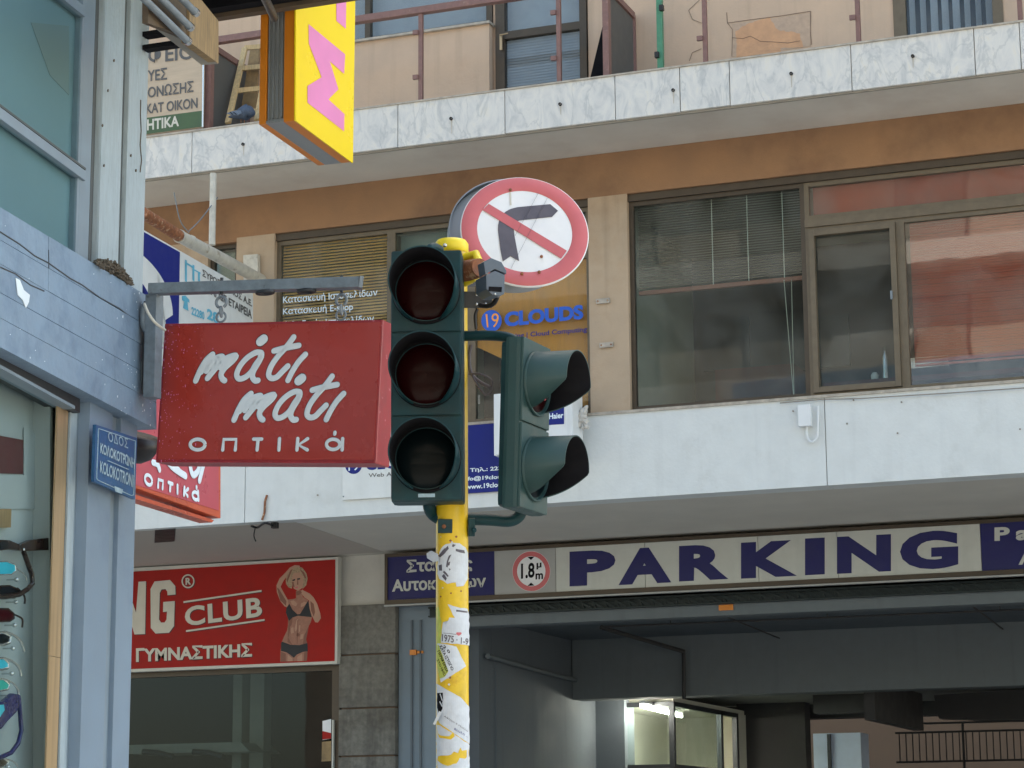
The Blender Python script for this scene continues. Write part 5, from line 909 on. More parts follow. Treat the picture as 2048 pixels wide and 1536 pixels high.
ob('letter', MB().sheet(pquad(YP, yz([(1368, 180), (1640, 405), (1632, 550), (1525, 455), (1590, 665), (1515, 740), (1635, 850), (1632, 978), (1360, 765), (1360, 640), (1465, 575), (1370, 325)]), .0015)), M['pink'], Ys); ob('letter', MB().sheet(pquad(YP, yz([(1575, -160), (1650, -160), (1645, 215), (1575, 155)]), .0015)), M['pink'], Ys)
a = PY+nY*-.09+V((0, -.03, 0)); ob('mounting_rod', MB().tube([depth(528, -8, 8.2), depth(549, 36, 8.75)], .016, 10), M['darkmetal'], Ys)

# ---- big red optician sign and its bracket
az_, el_ = R(2), R(-2); nM = V((math.sin(az_)*math.cos(el_), -math.cos(az_)*math.cos(el_), math.sin(el_)))
MP = Plane(depth(540, 785, 8.1), nM)
MS = thing('red_optician_sign', 'large hanging red sign with white Greek script ματι ματι οπτικα', 'sign', tuple(MP.at(540, 640)))
ob('box', slab(MP, [(329.5, 647), (766, 639), (751.5, 927), (311, 925)], .125), M['matiframe'], MS, bevel=.006)
ob('face', slab(MP, [(334, 652), (761, 644.5), (747, 920), (316, 919)], .004, .003), M['matired'], MS)
ob('side_rib', slab(MP, [(765, 646), (767, 646), (752.5, 924), (750.5, 924)], .03, -.05), M['matiframe'], MS)
def mz(p, dx=0, dy=0): return [(360+(a+dx)/5.689, 640+(b+dy)/5.689) for a, b in p]
word = [[(370, 392), (300, 455), (235, 560), (178, 690)], [(345, 470), (415, 432), (482, 418), (462, 480), (395, 560), (312, 662)], [(430, 515), (530, 435), (635, 405), (598, 465), (515, 540), (468, 610), (478, 665), (505, 688)],
        [(915, 415), (925, 375), (860, 372), (765, 430), (685, 520), (645, 615), (668, 668), (735, 655), (810, 590), (865, 500), (925, 420)], [(928, 400), (905, 460), (840, 570), (822, 640), (850, 688), (885, 688)],
        [(1293, 195), (1215, 300), (1120, 405), (1040, 520), (1008, 620), (1040, 662), (1100, 650), (1160, 590), (1225, 525)], [(1070, 352), (1180, 322), (1270, 305), (1350, 290)], [(1425, 392), (1345, 480), (1275, 590), (1228, 685)]]
fillers = [[(270, 520), (240, 590)], [(360, 470), (330, 520), (300, 580)], [(440, 440), (400, 490), (370, 540)], [(560, 440), (500, 490), (460, 540)], [(390, 450), (450, 420)], [(330, 500), (300, 560)], [(420, 470), (390, 520)], [(1180, 330), (1140, 380)]]
for rp, o_, mm in ((6.6, .0035, 'outline'), (5.7, .0042, 'white')):
    mb = MB()
    for dx, dy in ((0, 0), (436, 446)):
        for s_ in word: stroke(mb, MP, mz(s_, dx, dy), rp if s_ is not word[3] else rp*.98, o_, .0008)
        for s_ in fillers: stroke(mb, MP, mz(s_, dx, dy), rp, o_, .0008, 2)
        cx, cy = 932+dx, 232+dy; stroke(mb, MP, mz([(cx-18, cy+14), (cx+18, cy-16)]), rp*1.55, o_, .0008, 2)
        ob('script_word', mb, M[mm], MS); mb = MB()
    for q, cl in (([(200+84*math.cos(t_), 1417+60*math.sin(t_)) for t_ in [2*math.pi*k/20 for k in range(20)]], True), ([(1742+76*math.cos(t_), 1415+58*math.sin(t_)) for t_ in [2*math.pi*k/20 for k in range(20)]], True)): stroke(mb, MP, mz(q), rp*.6, o_, .0008, 3, True)
    for q in ([(485, 1478), (497, 1358), (638, 1358), (628, 1478)], [(838, 1355), (928, 1355)], [(888, 1355), (876, 1478)], [(1132, 1350), (1124, 1478)], [(1340, 1350), (1330, 1478)], [(1452, 1350), (1350, 1422), (1448, 1478)], [(1850, 1350), (1844, 1478)], [(1762, 1278), (1760, 1298)]):
        stroke(mb, MP, mz(q), rp*.6, o_, .0008, 2, False, False)
    ob('lettering', mb, M[mm], MS)
mb = MB()
for k in range(170):
    x = 318+abs(rnd.gauss(0, 38)); y = rnd.uniform(650, 922); s_ = rnd.uniform(.6, 1.9); l = rnd.choice([1, 1, 1, 2.6])
    mb.sheet(pquad(MP, [(x, y), (x+s_, y-s_*.3), (x+s_*.9, y+s_*l), (x+.2, y+s_*l)], .0036))
ob('paint_chips', mb, M['pink'], MS, kind='stuff')
BRK = thing('sign_bracket', 'blue grey steel bracket with hooks holding the red optician sign', 'bracket', tuple(depth(305, 800, 8.15)))
pa, pb_ = depth(300, 579, 8.1), depth(721, 566, 7.95)
ob('arm', MB().bar(pa, pb_, .045, .038), M['bluegrey_metal'], BRK, bevel=.003); ob('arm_end', MB().bar(depth(718, 566, 7.949), depth(726, 567, 7.95), .047, .041), M['greym'], BRK)
pv_ = depth(309, 590, 8.12); pv2 = V((pv_.x, pv_.y, depth(305, 805, 8.12).z)); ob('upright', MB().bar(pv_, pv2, .045, .05), M['bluegrey_metal'], BRK, bevel=.003)
ob('fixing_plate', MB().bar(pv_+V((-.03, .03, -.02)), pv2+V((-.03, .03, .02)), .02, .07), M['darkmetal'], BRK)
for y in (635, 745): c = depth(294, y, 8.1); ob('weld_lug', MB().tube([c+V((0, 0, .05)), c+V((-.012, 0, .03)), c+V((-.014, 0, 0)), c+V((-.01, 0, -.03)), c+V((0, 0, -.05))], .014, 8), M['bluegrey_metal'], BRK)
def rg(c, ax, R1, r, n=20, a0=0, a1=360): 
    ax = V(ax).normalized(); sx = V((0, 0, 1)); sy = ax.cross(sx).normalized(); return [V(c)+(sx*math.cos(R(a0+(a1-a0)*k/n))+sy*math.sin(R(a0+(a1-a0)*k/n)))*R1 for k in range(n+1)]
for x, yb, yt_ in ((443, 589, 644), (683, 585, 640)):
    top_ = depth(x, yb, 8.03); bot = depth(x-1, yt_, 8.05)
    ob('eye_bolt', MB().tube([top_+V((0, 0, .06)), top_], .006, 8), M['darkmetal'], BRK)
    ob('shackle', MB().tube(rg(top_+V((0, 0, -.028)), (0, 1, 0), .02, .005, 20, -150, 150), .0055, 8), M['greym'], BRK)
    ob('chain_link', MB().tube([p_ for p_ in rg(top_+V((0, 0, -.062)), (1, .3, 0), .018, .004)], .004, 6, False), M['greym'], BRK); ob('chain_link', MB().tube(rg(bot+V((0, 0, .018)), (0, 1, 0), .018, .004), .004, 6, False), M['greym'], BRK)
for x in (530, 613): c = depth(x, 585-(x-530)*.03, 7.98); ob('cable_eye', MB().tube(rg(c, (.2, .3, 1), .022, .006)[0:0] or [c+V((math.cos(t_)*.03, math.sin(t_)*.02, 0)) for t_ in [2*math.pi*k/16 for k in range(17)]], .007, 8, False), M['darkmetal'], BRK)
w_ = smooth_path([depth(289, 608, 8.0), depth(296, 625, 7.97), depth(310, 645, 7.96), depth(330, 660, 8.05)]); tag(ob('loose_cable', MB().tube(w_, .005, 8), M['cream']), 'pale cable looping from the wall to the red sign', 'cable')

# ================================================================== TRAFFIC LIGHT
PD = 7.15; pc0 = depth(905, 1500, PD); PX, PYY = pc0.x, pc0.y; PR = .0512
def on_pole(x, y, dr=.0):
    d = ray(x, y); dx, dy = d.x, d.y; ox, oy = -PX, -PYY; r = PR+dr
    A = dx*dx+dy*dy; Bq = 2*(ox*dx+oy*dy); Cq = ox*ox+oy*oy-r*r; D_ = Bq*Bq-4*A*Cq
    if D_ < 0: D_ = 0
    t = (-Bq-math.sqrt(D_))/(2*A); return EYE+d*t
TL = thing('traffic_light', 'yellow pole with dark green traffic signal covered in torn stickers', 'traffic light', (PX, PYY, .14))
_d = ray(905, 489); ztop = EYE.z + _d.z*PYY/_d.y
ob('pole', MB().lathe((PX, PYY, 0), (0, 0, 1), [(.14, PR), (ztop, PR)], 32), M['yellow'], TL)
ob('pole_cap', MB().lathe((PX, PYY, ztop), (0, 0, 1), [(-.03, PR+.001), (-.028, PR+.004), (.0, PR+.004), (.012, PR-.004), (.016, .001)], 32), M['yplas'], TL)
def signal(center, az, W_, H_, Dp, n, name, lensmats, hoodL=.2, hr=.1, par=TL, m='glight', cutdeg=95, fade='glight', ped=False, cut_end=158):
    nn = V((math.sin(az), -math.cos(az), 0)); tilt = R(-2); nn = (nn*math.cos(tilt)+V((0, 0, 1))*math.sin(tilt)).normalized()
    rr_ = V((0, 0, 1)).cross(-nn).normalized() * 1.0; rr_ = nn.cross(V((0, 0, 1))).normalized()*-1; uu = nn.cross(rr_)*-1
    if uu.z < 0: uu = -uu
    c = V(center); H = ob('housing', MB().prism([c-nn*.0+rr_*a+uu*b for a, b in ((-W_/2, -H_/2), (W_/2, -H_/2), (W_/2, H_/2), (-W_/2, H_/2))], -nn*Dp), M[m], par, bevel=.014)
    step = H_/n
    for i in range(n):
        cc = c+uu*(H_/2-step*(i+.5)); 
        ob('door', MB().prism([cc+nn*.008+rr_*a+uu*b for a, b in ((-W_/2+.004, -step/2+.003), (W_/2-.004, -step/2+.003), (W_/2-.004, step/2-.003), (-W_/2+.004, step/2-.003))], -nn*.012), M[m], H, bevel=.005)
        # dark lens well, dome lens
        ob('lens_ring', MB().lathe(cc, nn, [(.009, hr+.004), (.016, hr+.004), (.018, hr), (.012, hr-.006), (-.01, hr-.01)], 40), M['gfade' if ped else 'blackm'], H)
        prof = [(.004+.018*math.cos(a)+(.0007 if k % 2 else 0), max(.0006, (hr-.008)*math.sin(a))) for k, a in [(k, math.pi/2*k/22) for k in range(23)]]
        ln = ob('lens', MB().lathe(cc, nn, prof, 40), M[lensmats[i]], H)
        # visor
        up = V((0, 0, 1)); sx = up.cross(nn).normalized(); sy = nn.cross(sx)
        vs, fs, K_ = [], [], 56; ro, ri = hr+.002, hr-.002; amax = cut_end
        for k in range(K_+1):
            a = -amax+2*amax*k/K_; aa = abs(a)
            L = hoodL if aa < cutdeg else hoodL*(1-(aa-cutdeg)/(amax-cutdeg))**.8+.012
            L = min(L, hoodL)
            dirv = sx*math.sin(R(a))+sy*math.cos(R(a))
            for rad, h_ in ((ro, .008), (ro*.985, L), (ri*.985, L), (ri, .008)): vs.append(cc+nn*h_+dirv*rad)
        for k in range(K_):
            b_ = k*4
            for j in range(3): fs.append([b_+j, b_+j+1, b_+4+j+1, b_+4+j])
        mbo = MB(); mbo.add(vs, fs, True)
        hd = ob('visor', mbo, M[fade], H)
        hd.data.materials.append(M['blackm'])
        for k, pol in enumerate(hd.data.polygons):
            if k % 3 == 2: pol.material_index = 1
    return H, nn, rr_, uu, c
cm = depth(853, 749, 7.22)
Hs, nn, rr1, uu1, _ = signal(cm, R(19), .226, .80, .13, 3, 'signal', ['lensred', 'lensred', 'lensgrn'], hoodL=.19, hr=.1045)
Hs['label'] = 'three lens signal head facing the viewer'
lb = cm-uu1*.383+nn*.0105; uv, fs_ = text_mesh('SIGNAL', .02)
ob('maker_plate', MB().obox(lb, rr1, nn, uu1, .026, .001, .0055), M['platel'], TL)
cpd = depth(1067, 853, 7.27)
Hp, n2, rr2, uu2, _ = signal(cpd, R(87), .222, .545, .055, 2, 'signal', ['lensred', 'lensgrn'], hoodL=.152, hr=.100, m='gfade', fade='gfade', ped=True, cutdeg=88, cut_end=150)
Hp['label'] = 'two lens pedestrian signal head turned to the right'
ob('rear_shell', MB().prism([cpd-n2*.054+rr2*a+uu2*b for a, b in ((-.095, -.262), (.095, -.262), (.095, .262), (-.095, .262))], -n2*.022), M['glight'], TL, bevel=.02)
for i in (0, 1):   # pictograms
    cc = cpd+uu2*(.13625-.2725*i)+n2*.029
    for a, b in (((-.02, -.05), (0, .0)), ((.02, -.05), (0, 0)), ((0, 0), (0, .035)), ((-.025, 0), (0, .03)), ((.025, .0), (0, .03))): ob('pictogram', MB().bar(cc+rr2*a[0]+uu2*a[1], cc+rr2*b[0]+uu2*b[1], .004, .008), M['signgrey'] if i else M['signred'], Hp)
# arms and clamps
def P_(x, y, d): return depth(x, y, d)
ob('upper_arm', MB().tube(smooth_path([P_(925, 672, 7.38), P_(980, 671, 7.36), P_(1020, 676, 7.33), P_(1040, 690, 7.32)]), .0165, 14), M['glight'], TL)
ob('lower_arm', MB().tube(smooth_path([P_(925, 1038, 7.30), P_(980, 1040, 7.31), P_(1020, 1042, 7.32), P_(1040, 1030, 7.33), P_(1045, 1005, 7.33)]), .0185, 14), M['glight'], TL)
ob('bracket_arm', MB().tube(smooth_path([P_(862, 985, 7.28), P_(858, 1010, 7.28), P_(868, 1030, 7.3), P_(892, 1042, 7.28), P_(905, 1043, 7.32)]), .0205, 14), M['glight'], TL)
ob('top_bracket', MB().tube(smooth_path([P_(858, 506, 7.28), P_(860, 497, 7.28), P_(868, 494, 7.30), P_(880, 500, 7.34)]), .014, 12), M['glight'], TL)
def cl(x0, y0, x1, y1, d, dz, nm, m='darkmetal', bev=.003):
    a, b = P_(x0, y0, d), P_(x1, y1, d); c = (a+b)/2; return ob(nm, MB().obox(c, CR, _f, CU, abs((b-a).dot(CR))/2, dz, abs((b-a).dot(CU))/2), M[m], TL, bevel=bev)
cl(876, 1038, 905, 1066, 7.245, .012, 'clamp', 'glight'); cl(937, 1036, 950, 1072, 7.28, .02, 'clamp', 'glight'); ob('clamp_bolt', MB().lathe(P_(888, 1053, 7.23), -_f, [(0, .007), (.008, .006), (.008, .001)], 10), M['rust'], TL)
ob('clamp_bolt', MB().lathe(P_(948, 1060, 7.25), -_f, [(0, .009), (.01, .008), (.01, .001)], 10), M['glight'], TL)
ob('cap_bolt', MB().lathe(P_(890, 491, 7.37), -_f, [(0, .007), (.01, .006), (.01, .001)], 10), M['silver'], TL)
cl(922, 583, 985, 616, 7.40, .008, 'mounting_bar', 'darkmetal')
for q in ((953, 590), (971, 608), (953, 608)): ob('bolt', MB().lathe(P_(q[0], q[1], 7.385), -_f, [(0, .005), (.006, .004), (.006, .001)], 8), M['silver'], TL)
ob('mounting_neck', MB().tube([P_(925, 545, 7.4), P_(960, 535, 7.32)], [.038, .030], 16), M['rust'], TL); ob('yellow_clip', MB().tube([P_(930, 515, 7.42), P_(952, 508, 7.38), P_(958, 525, 7.36)], .014, 10), M['yplas'], TL); ob('yellow_clip', MB().tube([P_(928, 562, 7.4), P_(950, 550, 7.36)], .02, 10), M['yplas'], TL)
# cables
cab = lambda pts, r=.006, m='black': ob('cable', MB().tube(smooth_path([P_(*q) for q in pts]), r, 8), M[m], TL)
cab([(960, 610, 7.35), (975, 612, 7.33), (988, 606, 7.3), (995, 592, 7.28)], .008); cab([(955, 618, 7.38), (950, 632, 7.38), (952, 658, 7.38)], .005); cab([(942, 690, 7.4), (938, 715, 7.4), (942, 745, 7.4), (957, 762, 7.38), (980, 775, 7.36)], .006, 'signgrey'); cab([(938, 748, 7.39), (960, 748, 7.37), (982, 760, 7.36), (982, 782, 7.36), (972, 790, 7.36), (958, 775, 7.37), (945, 752, 7.38)], .0035, 'signgrey')
cl(956, 790, 960, 808, 7.37, .003, 'cable_tag', 'greym', 0)
# detector box
dt = thing('detector_box', 'small grey house shaped detector camera on the side of the pole', 'camera', tuple(P_(990, 560, 7.2)))
fd = Plane(P_(990, 560, 7.18), (math.sin(R(38)), -math.cos(R(38)), -.1))
ob('hood', MB().prism([fd.at(*q) for q in ((971, 549), (990, 538), (1013, 548), (1013, 541), (1003, 524), (982, 515.5), (967, 524))], -fd.n*.07), M['plasticgrey'], dt, bevel=.003)
ob('body', MB().prism([fd.at(*q) for q in ((972, 550), (990, 541), (1010, 550), (1009, 588), (999, 592), (985, 590), (973, 578))], -fd.n*.12), M['plasticgrey'], dt, bevel=.003)
ob('window', MB().prism([fd.at(q[0], q[1], .002) for q in ((978, 573), (1004, 574), (1003, 584), (977, 582))], -fd.n*.003), M['blackm'], dt); ob('screw', MB().lathe(fd.at(990, 588, .001), fd.n, [(0, .004), (.003, .003), (.003, .0005)], 8), M['silver'], dt)

# stickers on the pole
def pole_patch(pts, m, dr, name='sticker', jit=1.0, par=TL):
    q = []
    for i in range(len(pts)):
        a, b = pts[i], pts[(i+1) % len(pts)]; L_ = math.hypot(b[0]-a[0], b[1]-a[1]); k = max(1, int(L_/6)) if jit else 1
        for j in range(k): t_ = j/k; q.append((a[0]+(b[0]-a[0])*t_+(rnd.uniform(-jit, jit) if j else 0), a[1]+(b[1]-a[1])*t_+(rnd.uniform(-jit, jit) if j else 0)))
    bm = bmesh.new(); vs = [bm.verts.new((x, y, 0)) for x, y in q]; bm.faces.new(vs); bmesh.ops.triangulate(bm, faces=bm.faces[:])
    for x in range(868, 944, 4):
        bmesh.ops.bisect_plane(bm, geom=bm.verts[:]+bm.edges[:]+bm.faces[:], plane_co=(x, 0, 0), plane_no=(1, 0, 0), dist=1e-4)
    bm.verts.ensure_lookup_table(); bm.verts.index_update(); mb = MB(); mb.add([on_pole(v.co.x, v.co.y, dr) for v in bm.verts], [[v.index for v in f.verts] for f in bm.faces]); bm.free()
    return ob(name, mb, M[m], par)
def ptext(s_, q, m, par, dr=.0024, off=.02): return text_on(s_, None, q, M[m], par, off=off, fn=lambda x, y: on_pole(x, y, dr))
def stk(label): return thing('sticker', label, 'sticker', tuple(on_pole(905, 1300)), 'stickers on the yellow pole')
def z3(p): return [(860+a/6.4, 1060+b/6.4) for a, b in p]
def z4(p): return [(860+a/6.244, 1290+b/6.244) for a, b in p]
s1 = stk('torn round white sticker with black ring nearest the signal head'); pole_patch(z3([(140, 240), (200, 180), (280, 160), (380, 170), (450, 220), (487, 290), (487, 620), (430, 715), (340, 725), (330, 670), (220, 690), (120, 630), (95, 560), (100, 430), (110, 330)]), 'paper', .0008, 'paper', par=s1)
for q in ([(100, 330), (180, 250), (230, 200), (240, 240), (190, 300), (130, 350)], [(240, 330), (275, 310), (235, 400), (225, 480), (205, 470), (215, 400)], [(180, 520), (240, 590), (225, 600), (165, 540)], [(330, 240), (380, 250), (440, 260), (450, 300), (390, 290), (330, 270)], [(110, 450), (150, 440), (155, 520), (115, 520)], [(130, 300), (160, 260), (190, 230), (200, 250), (165, 290), (140, 340)], [(150, 590), (180, 560), (215, 620), (200, 650)], [(230, 420), (260, 400), (250, 450), (235, 460)], [(240, 490), (265, 500), (250, 520)], [(290, 180), (330, 190), (300, 220), (280, 210)]): pole_patch(z3(q), 'signgrey', .0016, 'print_mark', par=s1)
s2 = stk('torn white sticker printed 1975 in the middle of the yellow pole'); pole_patch(z3([(225, 950), (300, 975), (480, 1010), (500, 1080), (505, 1480), (400, 1465), (140, 1440), (150, 1330), (165, 1180), (215, 1210), (245, 1120), (320, 1125), (270, 1030)]), 'paper', .0012, 'paper', par=s2)
ptext('1975 · 1-9', z3([(155, 1330), (495, 1390), (490, 1470), (150, 1425)]), 'signgrey', s2, .002); pole_patch(z3([(335, 1020), (480, 1040), (480, 1060), (335, 1045)]), 'signgrey', .002, 'print_mark', par=s2)
ob('rule', MB().tube([on_pole(887, 1266, .002), on_pole(900, 1267, .002), on_pole(912, 1269, .002)], .0008, 5), M['signgrey'], s2); pole_patch(z3([(340, 1310), (400, 1310), (405, 1330), (370, 1355), (335, 1335)]), 'signred', .002, 'print_mark', par=s2)
s3 = stk('white and lime sticker with slanting black Greek words on the yellow pole'); pole_patch(z4([(90, -20), (200, -10), (330, 20), (450, 265), (135, 470), (95, 300)]), 'paper', .0007, 'paper', jit=.4, par=s3)
pole_patch(z4([(76, 0), (110, 0), (230, 330), (180, 400), (120, 420), (80, 200)]), 'paperl', .0011, 'lime_part', jit=.4, par=s3); pole_patch(z3([(76, 1000), (110, 980), (150, 1180), (140, 1440), (180, 1536), (80, 1536)]), 'paperl', .0005, 'lime_part', par=s3)
for s_, q in (('2 0', [(175, -5), (255, 80), (240, 110), (160, 25)]), ('ΚΑΤΑ ΙΣΤΟΓΙΟ', [(150, 0), (300, 300), (270, 325), (115, 20)]), ('ΠΕΡΙΦΕΡΕΙΑ', [(120, 60), (235, 330), (205, 350), (90, 80)]), ('ΣΤΟ ΝΗΣΙ', [(105, 170), (200, 370), (175, 395), (88, 190)])): ptext(s_, z4(q), 'blackm', s3, .0018)
s4 = stk('large white poster remnant around the lower pole with a black print at its left'); pole_patch(z4([(76, 480), (130, 510), (250, 580), (380, 650), (490, 770), (494, 1235), (400, 1170), (240, 1060), (120, 980), (80, 900), (85, 600)]), 'paper', .0009, 'paper', jit=.5, par=s4)
pole_patch(z4([(88, 600), (160, 595), (155, 800), (100, 860), (88, 780)]), 'blackm', .0017, 'print_block', par=s4); pole_patch(z4([(120, 610), (130, 605), (160, 690), (150, 700)]), 'paper', .0024, 'print_mark', 0, par=s4); pole_patch(z4([(115, 710), (125, 700), (158, 760), (150, 775)]), 'paper', .0024, 'print_mark', 0, par=s4)
ptext('Αθήνα 9 Μαΐου', z4([(180, 870), (480, 1060), (470, 1090), (170, 900)]), 'signgrey', s4, .0017, 0); ptext('Βουλή ...', z4([(310, 1030), (480, 1130), (470, 1160), (300, 1065)]), 'navy2', s4, .0017, 0)
s5 = stk('scraped white paper remains lowest on the yellow pole'); pole_patch(z4([(80, 1000), (120, 1000), (300, 1110), (494, 1250), (494, 1620), (78, 1620)]), 'paper', .0004, 'paper', par=s5)
for q in ([(90, 1100), (130, 1130), (240, 1140), (290, 1090), (310, 1140), (260, 1180), (120, 1160)], [(100, 1390), (180, 1380), (260, 1370), (300, 1330), (350, 1350), (380, 1280), (400, 1320), (460, 1310), (460, 1340), (400, 1350), (460, 1400), (440, 1420), (370, 1410), (330, 1480), (220, 1510), (160, 1490), (90, 1440)]): pole_patch(z4(q), 'yellow', .0010, 'bare_paint', par=s5)
for k in range(14):
    x, y, r_ = rnd.uniform(876, 934), rnd.choice([rnd.uniform(1172, 1205), rnd.uniform(1340, 1385), rnd.uniform(1070, 1085)]), rnd.uniform(1, 3.2)
    pole_patch([(x-r_, y), (x, y-r_*.8), (x+r_, y-.3*r_), (x+.6*r_, y+r_), (x-.5*r_, y+.8*r_)], rnd.choice(['paper', 'paper', 'rust']), .0006, 'paper_scrap', .3, par=s5)
fl = [on_pole(874, 1440, .002), on_pole(880, 1430, .006)]; ob('loose_flap', MB().prism([P_(866, 1448, 7.13), P_(870, 1450, 7.13), P_(884, 1425, 7.12), P_(878, 1422, 7.12)], -_f*.001), M['paper'], s4); ob('loose_flap', MB().prism([P_(853, 1107, 7.27), P_(862, 1101, 7.25), P_(876, 1108, 7.22), P_(878, 1122, 7.22), P_(866, 1124, 7.24), P_(854, 1116, 7.27)], -_f*.0012), M['paper'], s1)

# ---- round no right turn sign
ctr = depth(1049.5, 462.5, 7.66); los = (ctr-EYE).normalized()
sr = CR; su = los.cross(sr).normalized()*-1; su = -los.cross(sr).normalized() if (-los.cross(sr)).dot(CU) > 0 else los.cross(sr).normalized(); sr = su.cross(-los).normalized(); 
if sr.dot(CR) < 0: sr = -sr
ph = R(13.0); majd = sr*math.cos(ph)-su*math.sin(ph); mind = sr*math.sin(ph)+su*math.cos(ph)
R0 = 129.5/4600*7.66; tl_ = math.acos(108.3/129.5); nS = (-los*math.cos(tl_)+mind*math.sin(tl_)).normalized()
SG = thing('no_right_turn_sign', 'round red bordered no right turn sign with faded black arrow above the signal', 'road sign', tuple(ctr)); SP = Plane(ctr, nS)
ob('plate', MB().lathe(ctr, nS, [(-.008, R0*.985), (-.007, R0), (-.002, R0), (0, R0-.002), (0, .0005)], 72, smooth=False), M['signwhite'], SG)
ob('border', MB().lathe(ctr, nS, [(.0008, R0*.985), (.0016, R0*.98), (.0016, R0*.745), (.0008, R0*.74)], 72), M['signred'], SG)
def nz(p): return [(770+a/4.267, 340+b/4.267) for a, b in p]
ob('arrow', MB().prism(pquad(SP, nz([(1005, 780), (985, 680), (970, 560), (964, 510), (965, 470), (973, 435), (986, 403), (1005, 376), (1030, 355), (1058, 338), (1085, 328), (1130, 317), (1180, 312), (1410, 291), (1476, 347), (1425, 400), (1180, 425), (1145, 431), (1118, 443), (1103, 462), (1097, 490), (1105, 560), (1145, 775), (1070, 735)]), .0022), -nS*.001), M['signgrey'], SG)
ob('slash', MB().prism(pquad(SP, nz([(832, 340), (885, 288), (1552, 688), (1503, 755)]), .0034), -nS*.001), M['signred'], SG)
for q in ((1070, 172), (1168, 887), (1315, 872), (1335, 740)): ob('bolt', MB().lathe(SP.at(*nz([q])[0], .003), nS, [(0, .0055), (.005, .0045), (.005, .0005)], 10), M['rust'], SG)
ob('rust_streak', MB().sheet(pquad(SP, nz([(1062, 190), (1076, 190), (1080, 300), (1066, 300)]), .0026)), M['pipew'], SG)
mb = MB()
for a, b in (((1310, 195), (1110, 560)), ((1385, 240), (1075, 840))): mb.bar(SP.at(*nz([a])[0], .0046), SP.at(*nz([b])[0], .0046), .0006, .0014, up=nS)
ob('scratch', mb, M['signgrey'], SG)
c2_ = depth(1021, 473, 7.76); RS = thing('rear_round_sign', 'grey back of a second round sign fixed behind the no right turn sign', 'road sign', tuple(c2_))
ob('plate', MB().lathe(c2_, nS, [(-.016, .0005), (-.016, R0*.97), (0, R0*.985), (.004, R0*.975), (.004, R0*.95), (.002, .0005)], 72, smooth=False), M['signback'], RS)
ob('rim_band', MB().lathe(c2_, nS, [(-.016, R0*.985), (.03, R0*.985), (.03, R0*.965)], 72), M['signback'], RS)
ob('bracket', MB().bar(V((PX+.03, PYY+.02, ztop-.13)), ctr-nS*.02+V((-.1, 0, -.13)), .03, .03), M['darkmetal'], RS)

# ================================================================== SUNGLASSES IN THE DISPLAY
def zs(p): return [(a/3.162, 1050+b/3.162) for a, b in p]
SGd = LP
def tubeL(pts, r, o, k=5): return MB().tube(smooth_path([SGd.at(x, y, o) for x, y in zs(pts)], k), r, 8)
def lensL(pts, o): 
    return MB().prism([SGd.at(x, y, o) for x, y in zs(pts)], -nL*.003)
def sung(label, lens, arm, lm, fm, rim=.004, o=-.135, peg=None):
    t = thing('sunglasses', label, 'sunglasses', tuple(SGd.at(*zs([lens[0]])[0], o)), 'sunglasses hung in the shop display')
    ob('lens', lensL(lens, o), M[lm], t); ob('rim', MB().tube([SGd.at(x, y, o) for x, y in zs(lens+[lens[0]])], rim, 6), M[fm], t)
    ob('temple', tubeL(arm, rim, o), M[fm], t)
    if peg: c = SGd.at(*zs([peg])[0], o-.012); ob('peg', MB().lathe(c, nL, [(.006*math.cos(a)*1.3, .0075*math.sin(a)) for a in [math.pi*k/8 for k in range(9)]], 14).tube([c, c-nL*.06], .0025, 8), M['silver'], t)
    return t
t = thing('sunglasses', 'huge dark brown spectacle frame at the top of the display', 'sunglasses', tuple(SGd.at(50, 1100, -.16)), 'sunglasses hung in the shop display')
ob('frame_bar', MB().prism([SGd.at(x, y, -.125) for x, y in zs([(-60, 90), (60, 95), (130, 125), (200, 95), (330, 78), (330, 158), (170, 165), (60, 155), (-60, 170)])], -nL*.02), M['sunbrown'], t, bevel=.003); ob('temple', MB().tube([SGd.at(x, y, -.125) for x, y in zs([(150, 170), (175, 240), (200, 310), (205, 370), (175, 405), (120, 440), (30, 455), (-60, 450)])], .0085, 10), M['sunbrown'], t)
ob('lens', lensL([(-40, 110), (50, 105), (48, 150), (-40, 165)], -.123), M['lens2'], t); ob('rivet', MB().lathe(SGd.at(*zs([(150, 155)])[0], -.115), nL, [(0, .005), (.004, .0035), (.004, .0005)], 10), M['silver'], t)
sung('silver sunglasses with mirror lens painted with bright cyan sky just below the brown frame', [(-60, 235), (40, 230), (95, 250), (98, 290), (70, 312), (-60, 315)], [(98, 270), (140, 300), (160, 320), (172, 360)], 'lens1', 'silver', .0022, peg=(103, 345))
sung('black lens sunglasses above the red pair in the display', [(-60, 390), (60, 385), (120, 410), (140, 430), (90, 460), (-60, 465)], [(110, 400), (148, 440), (158, 470), (155, 498)], 'lens2', 'sunbrown', .0035, peg=(98, 487))
sung('dark sunglasses with a red mirror lens in the display', [(-60, 530), (50, 530), (85, 560), (88, 590), (60, 608), (-60, 612)], [(85, 565), (120, 580), (142, 600), (140, 648)], 'lens3', 'sunbrown', .0035, peg=(90, 633))
sung('white framed sunglasses with dark lens under the red pair', [(-60, 680), (20, 680), (65, 700), (60, 745), (20, 758), (-60, 760)], [(30, 675), (90, 700), (130, 740), (152, 800)], 'lens2', 'silver', .0045, peg=(80, 780))
sung('white framed sunglasses with mirror lens painted with turquoise sky in the display', [(-60, 845), (20, 842), (52, 870), (48, 905), (10, 915), (-60, 915)], [(25, 842), (80, 865), (120, 905), (132, 955)], 'lens1', 'silver', .0045, peg=(72, 940))
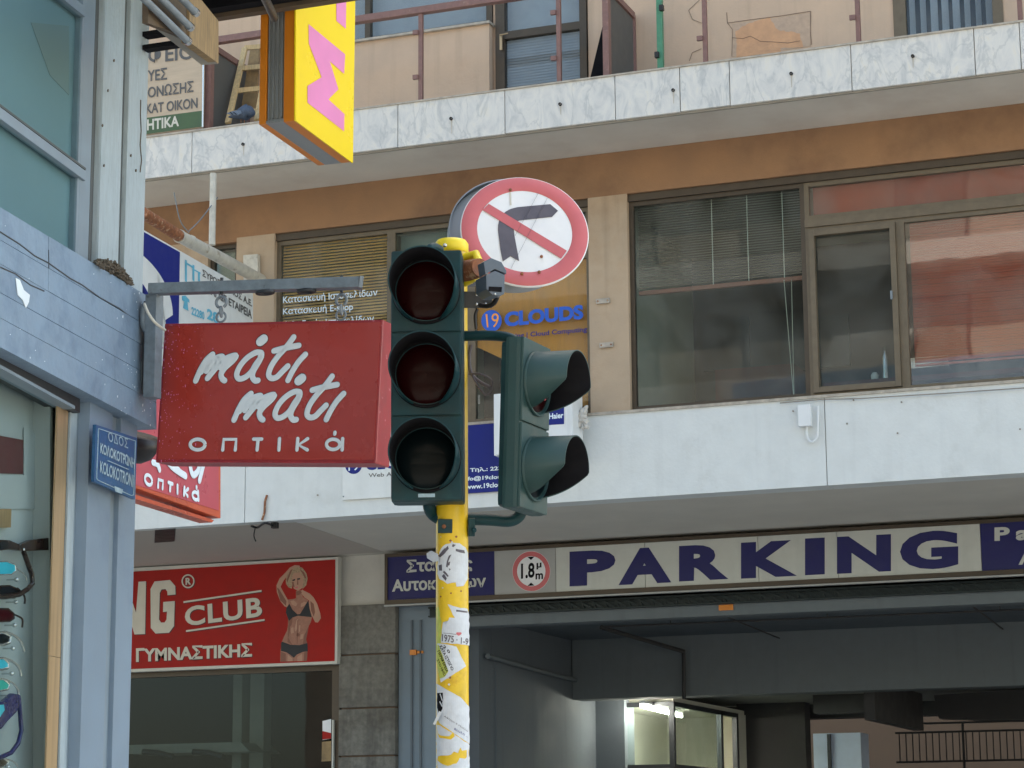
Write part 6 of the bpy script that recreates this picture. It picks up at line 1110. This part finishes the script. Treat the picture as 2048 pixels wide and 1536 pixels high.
sung('silver sunglasses with green mirror lens above the blue frame', [(-60, 975), (20, 975), (58, 1005), (48, 1040), (0, 1050), (-60, 1050)], [(25, 975), (80, 1000), (110, 1040), (118, 1090)], 'lens4', 'silver', .0035, peg=(65, 1078))
t = thing('sunglasses', 'huge dark blue plastic spectacle frame low in the display', 'sunglasses', tuple(SGd.at(30, 1450, -.15)), 'sunglasses hung in the shop display')
ob('frame_front', MB().prism([SGd.at(x, y, -.12) for x, y in zs([(-60, 1130), (40, 1110), (90, 1065), (132, 1075), (135, 1130), (105, 1185), (50, 1240), (10, 1290), (-60, 1310)])], -nL*.02), M['sunblue'], t, bevel=.004); ob('temple', MB().tube([SGd.at(x, y, -.125) for x, y in zs([(118, 1100), (128, 1200), (135, 1300), (115, 1380), (70, 1440), (-10, 1475), (-60, 1480)])], .0075, 10), M['sunblue'], t); ob('lens', lensL([(-60, 1150), (25, 1135), (30, 1170), (0, 1215), (-60, 1225)], -.117), M['lens1'], t)
sung('small dark sunglasses at the bottom corner of the display', [(-60, 1470), (20, 1475), (55, 1500), (20, 1530), (-60, 1540)], [(30, 1478), (90, 1500), (112, 1540), (115, 1580)], 'lens2', 'silver', .003, peg=(48, 1530))

# ================================================================== OPPOSITE BUILDING (reflected in the panes)
OB = thing('opposite_building', 'sunlit pale building across the street behind the viewer', 'building', (-5, -13, 0))
ob('wall', MB().box(-30, 14, -22, -13, 0, 21), M['opw'], OB)
for fl_ in range(1, 7):
    z = fl_*3.1
    ob('balcony', MB().box(-28, 12, -13, -11.8, z, z+.18), M['opw2'], OB); ob('parapet', MB().box(-28, 12, -11.9, -11.8, z+.18, z+.55), M['opw2'], OB)
    for k in range(10): x = -27+k*4; wf = ob('window', MB().box(x, x+1.8, -13, -12.95, z+.2, z+2.5), M['bronze'], OB); ob('pane', MB().box(x+.1, x+1.7, -12.95, -12.94, z+.3, z+2.4), M['slat_grey'], wf)
for k in range(5): x = -26+k*8.5; ob('stair_fin', MB().prism([(x, -12.9, 3), (x+2, -12.9, 3), (x+7, -12.9, 14), (x+5, -12.9, 14)], (0, .6, 0)), M['opw2'], OB)
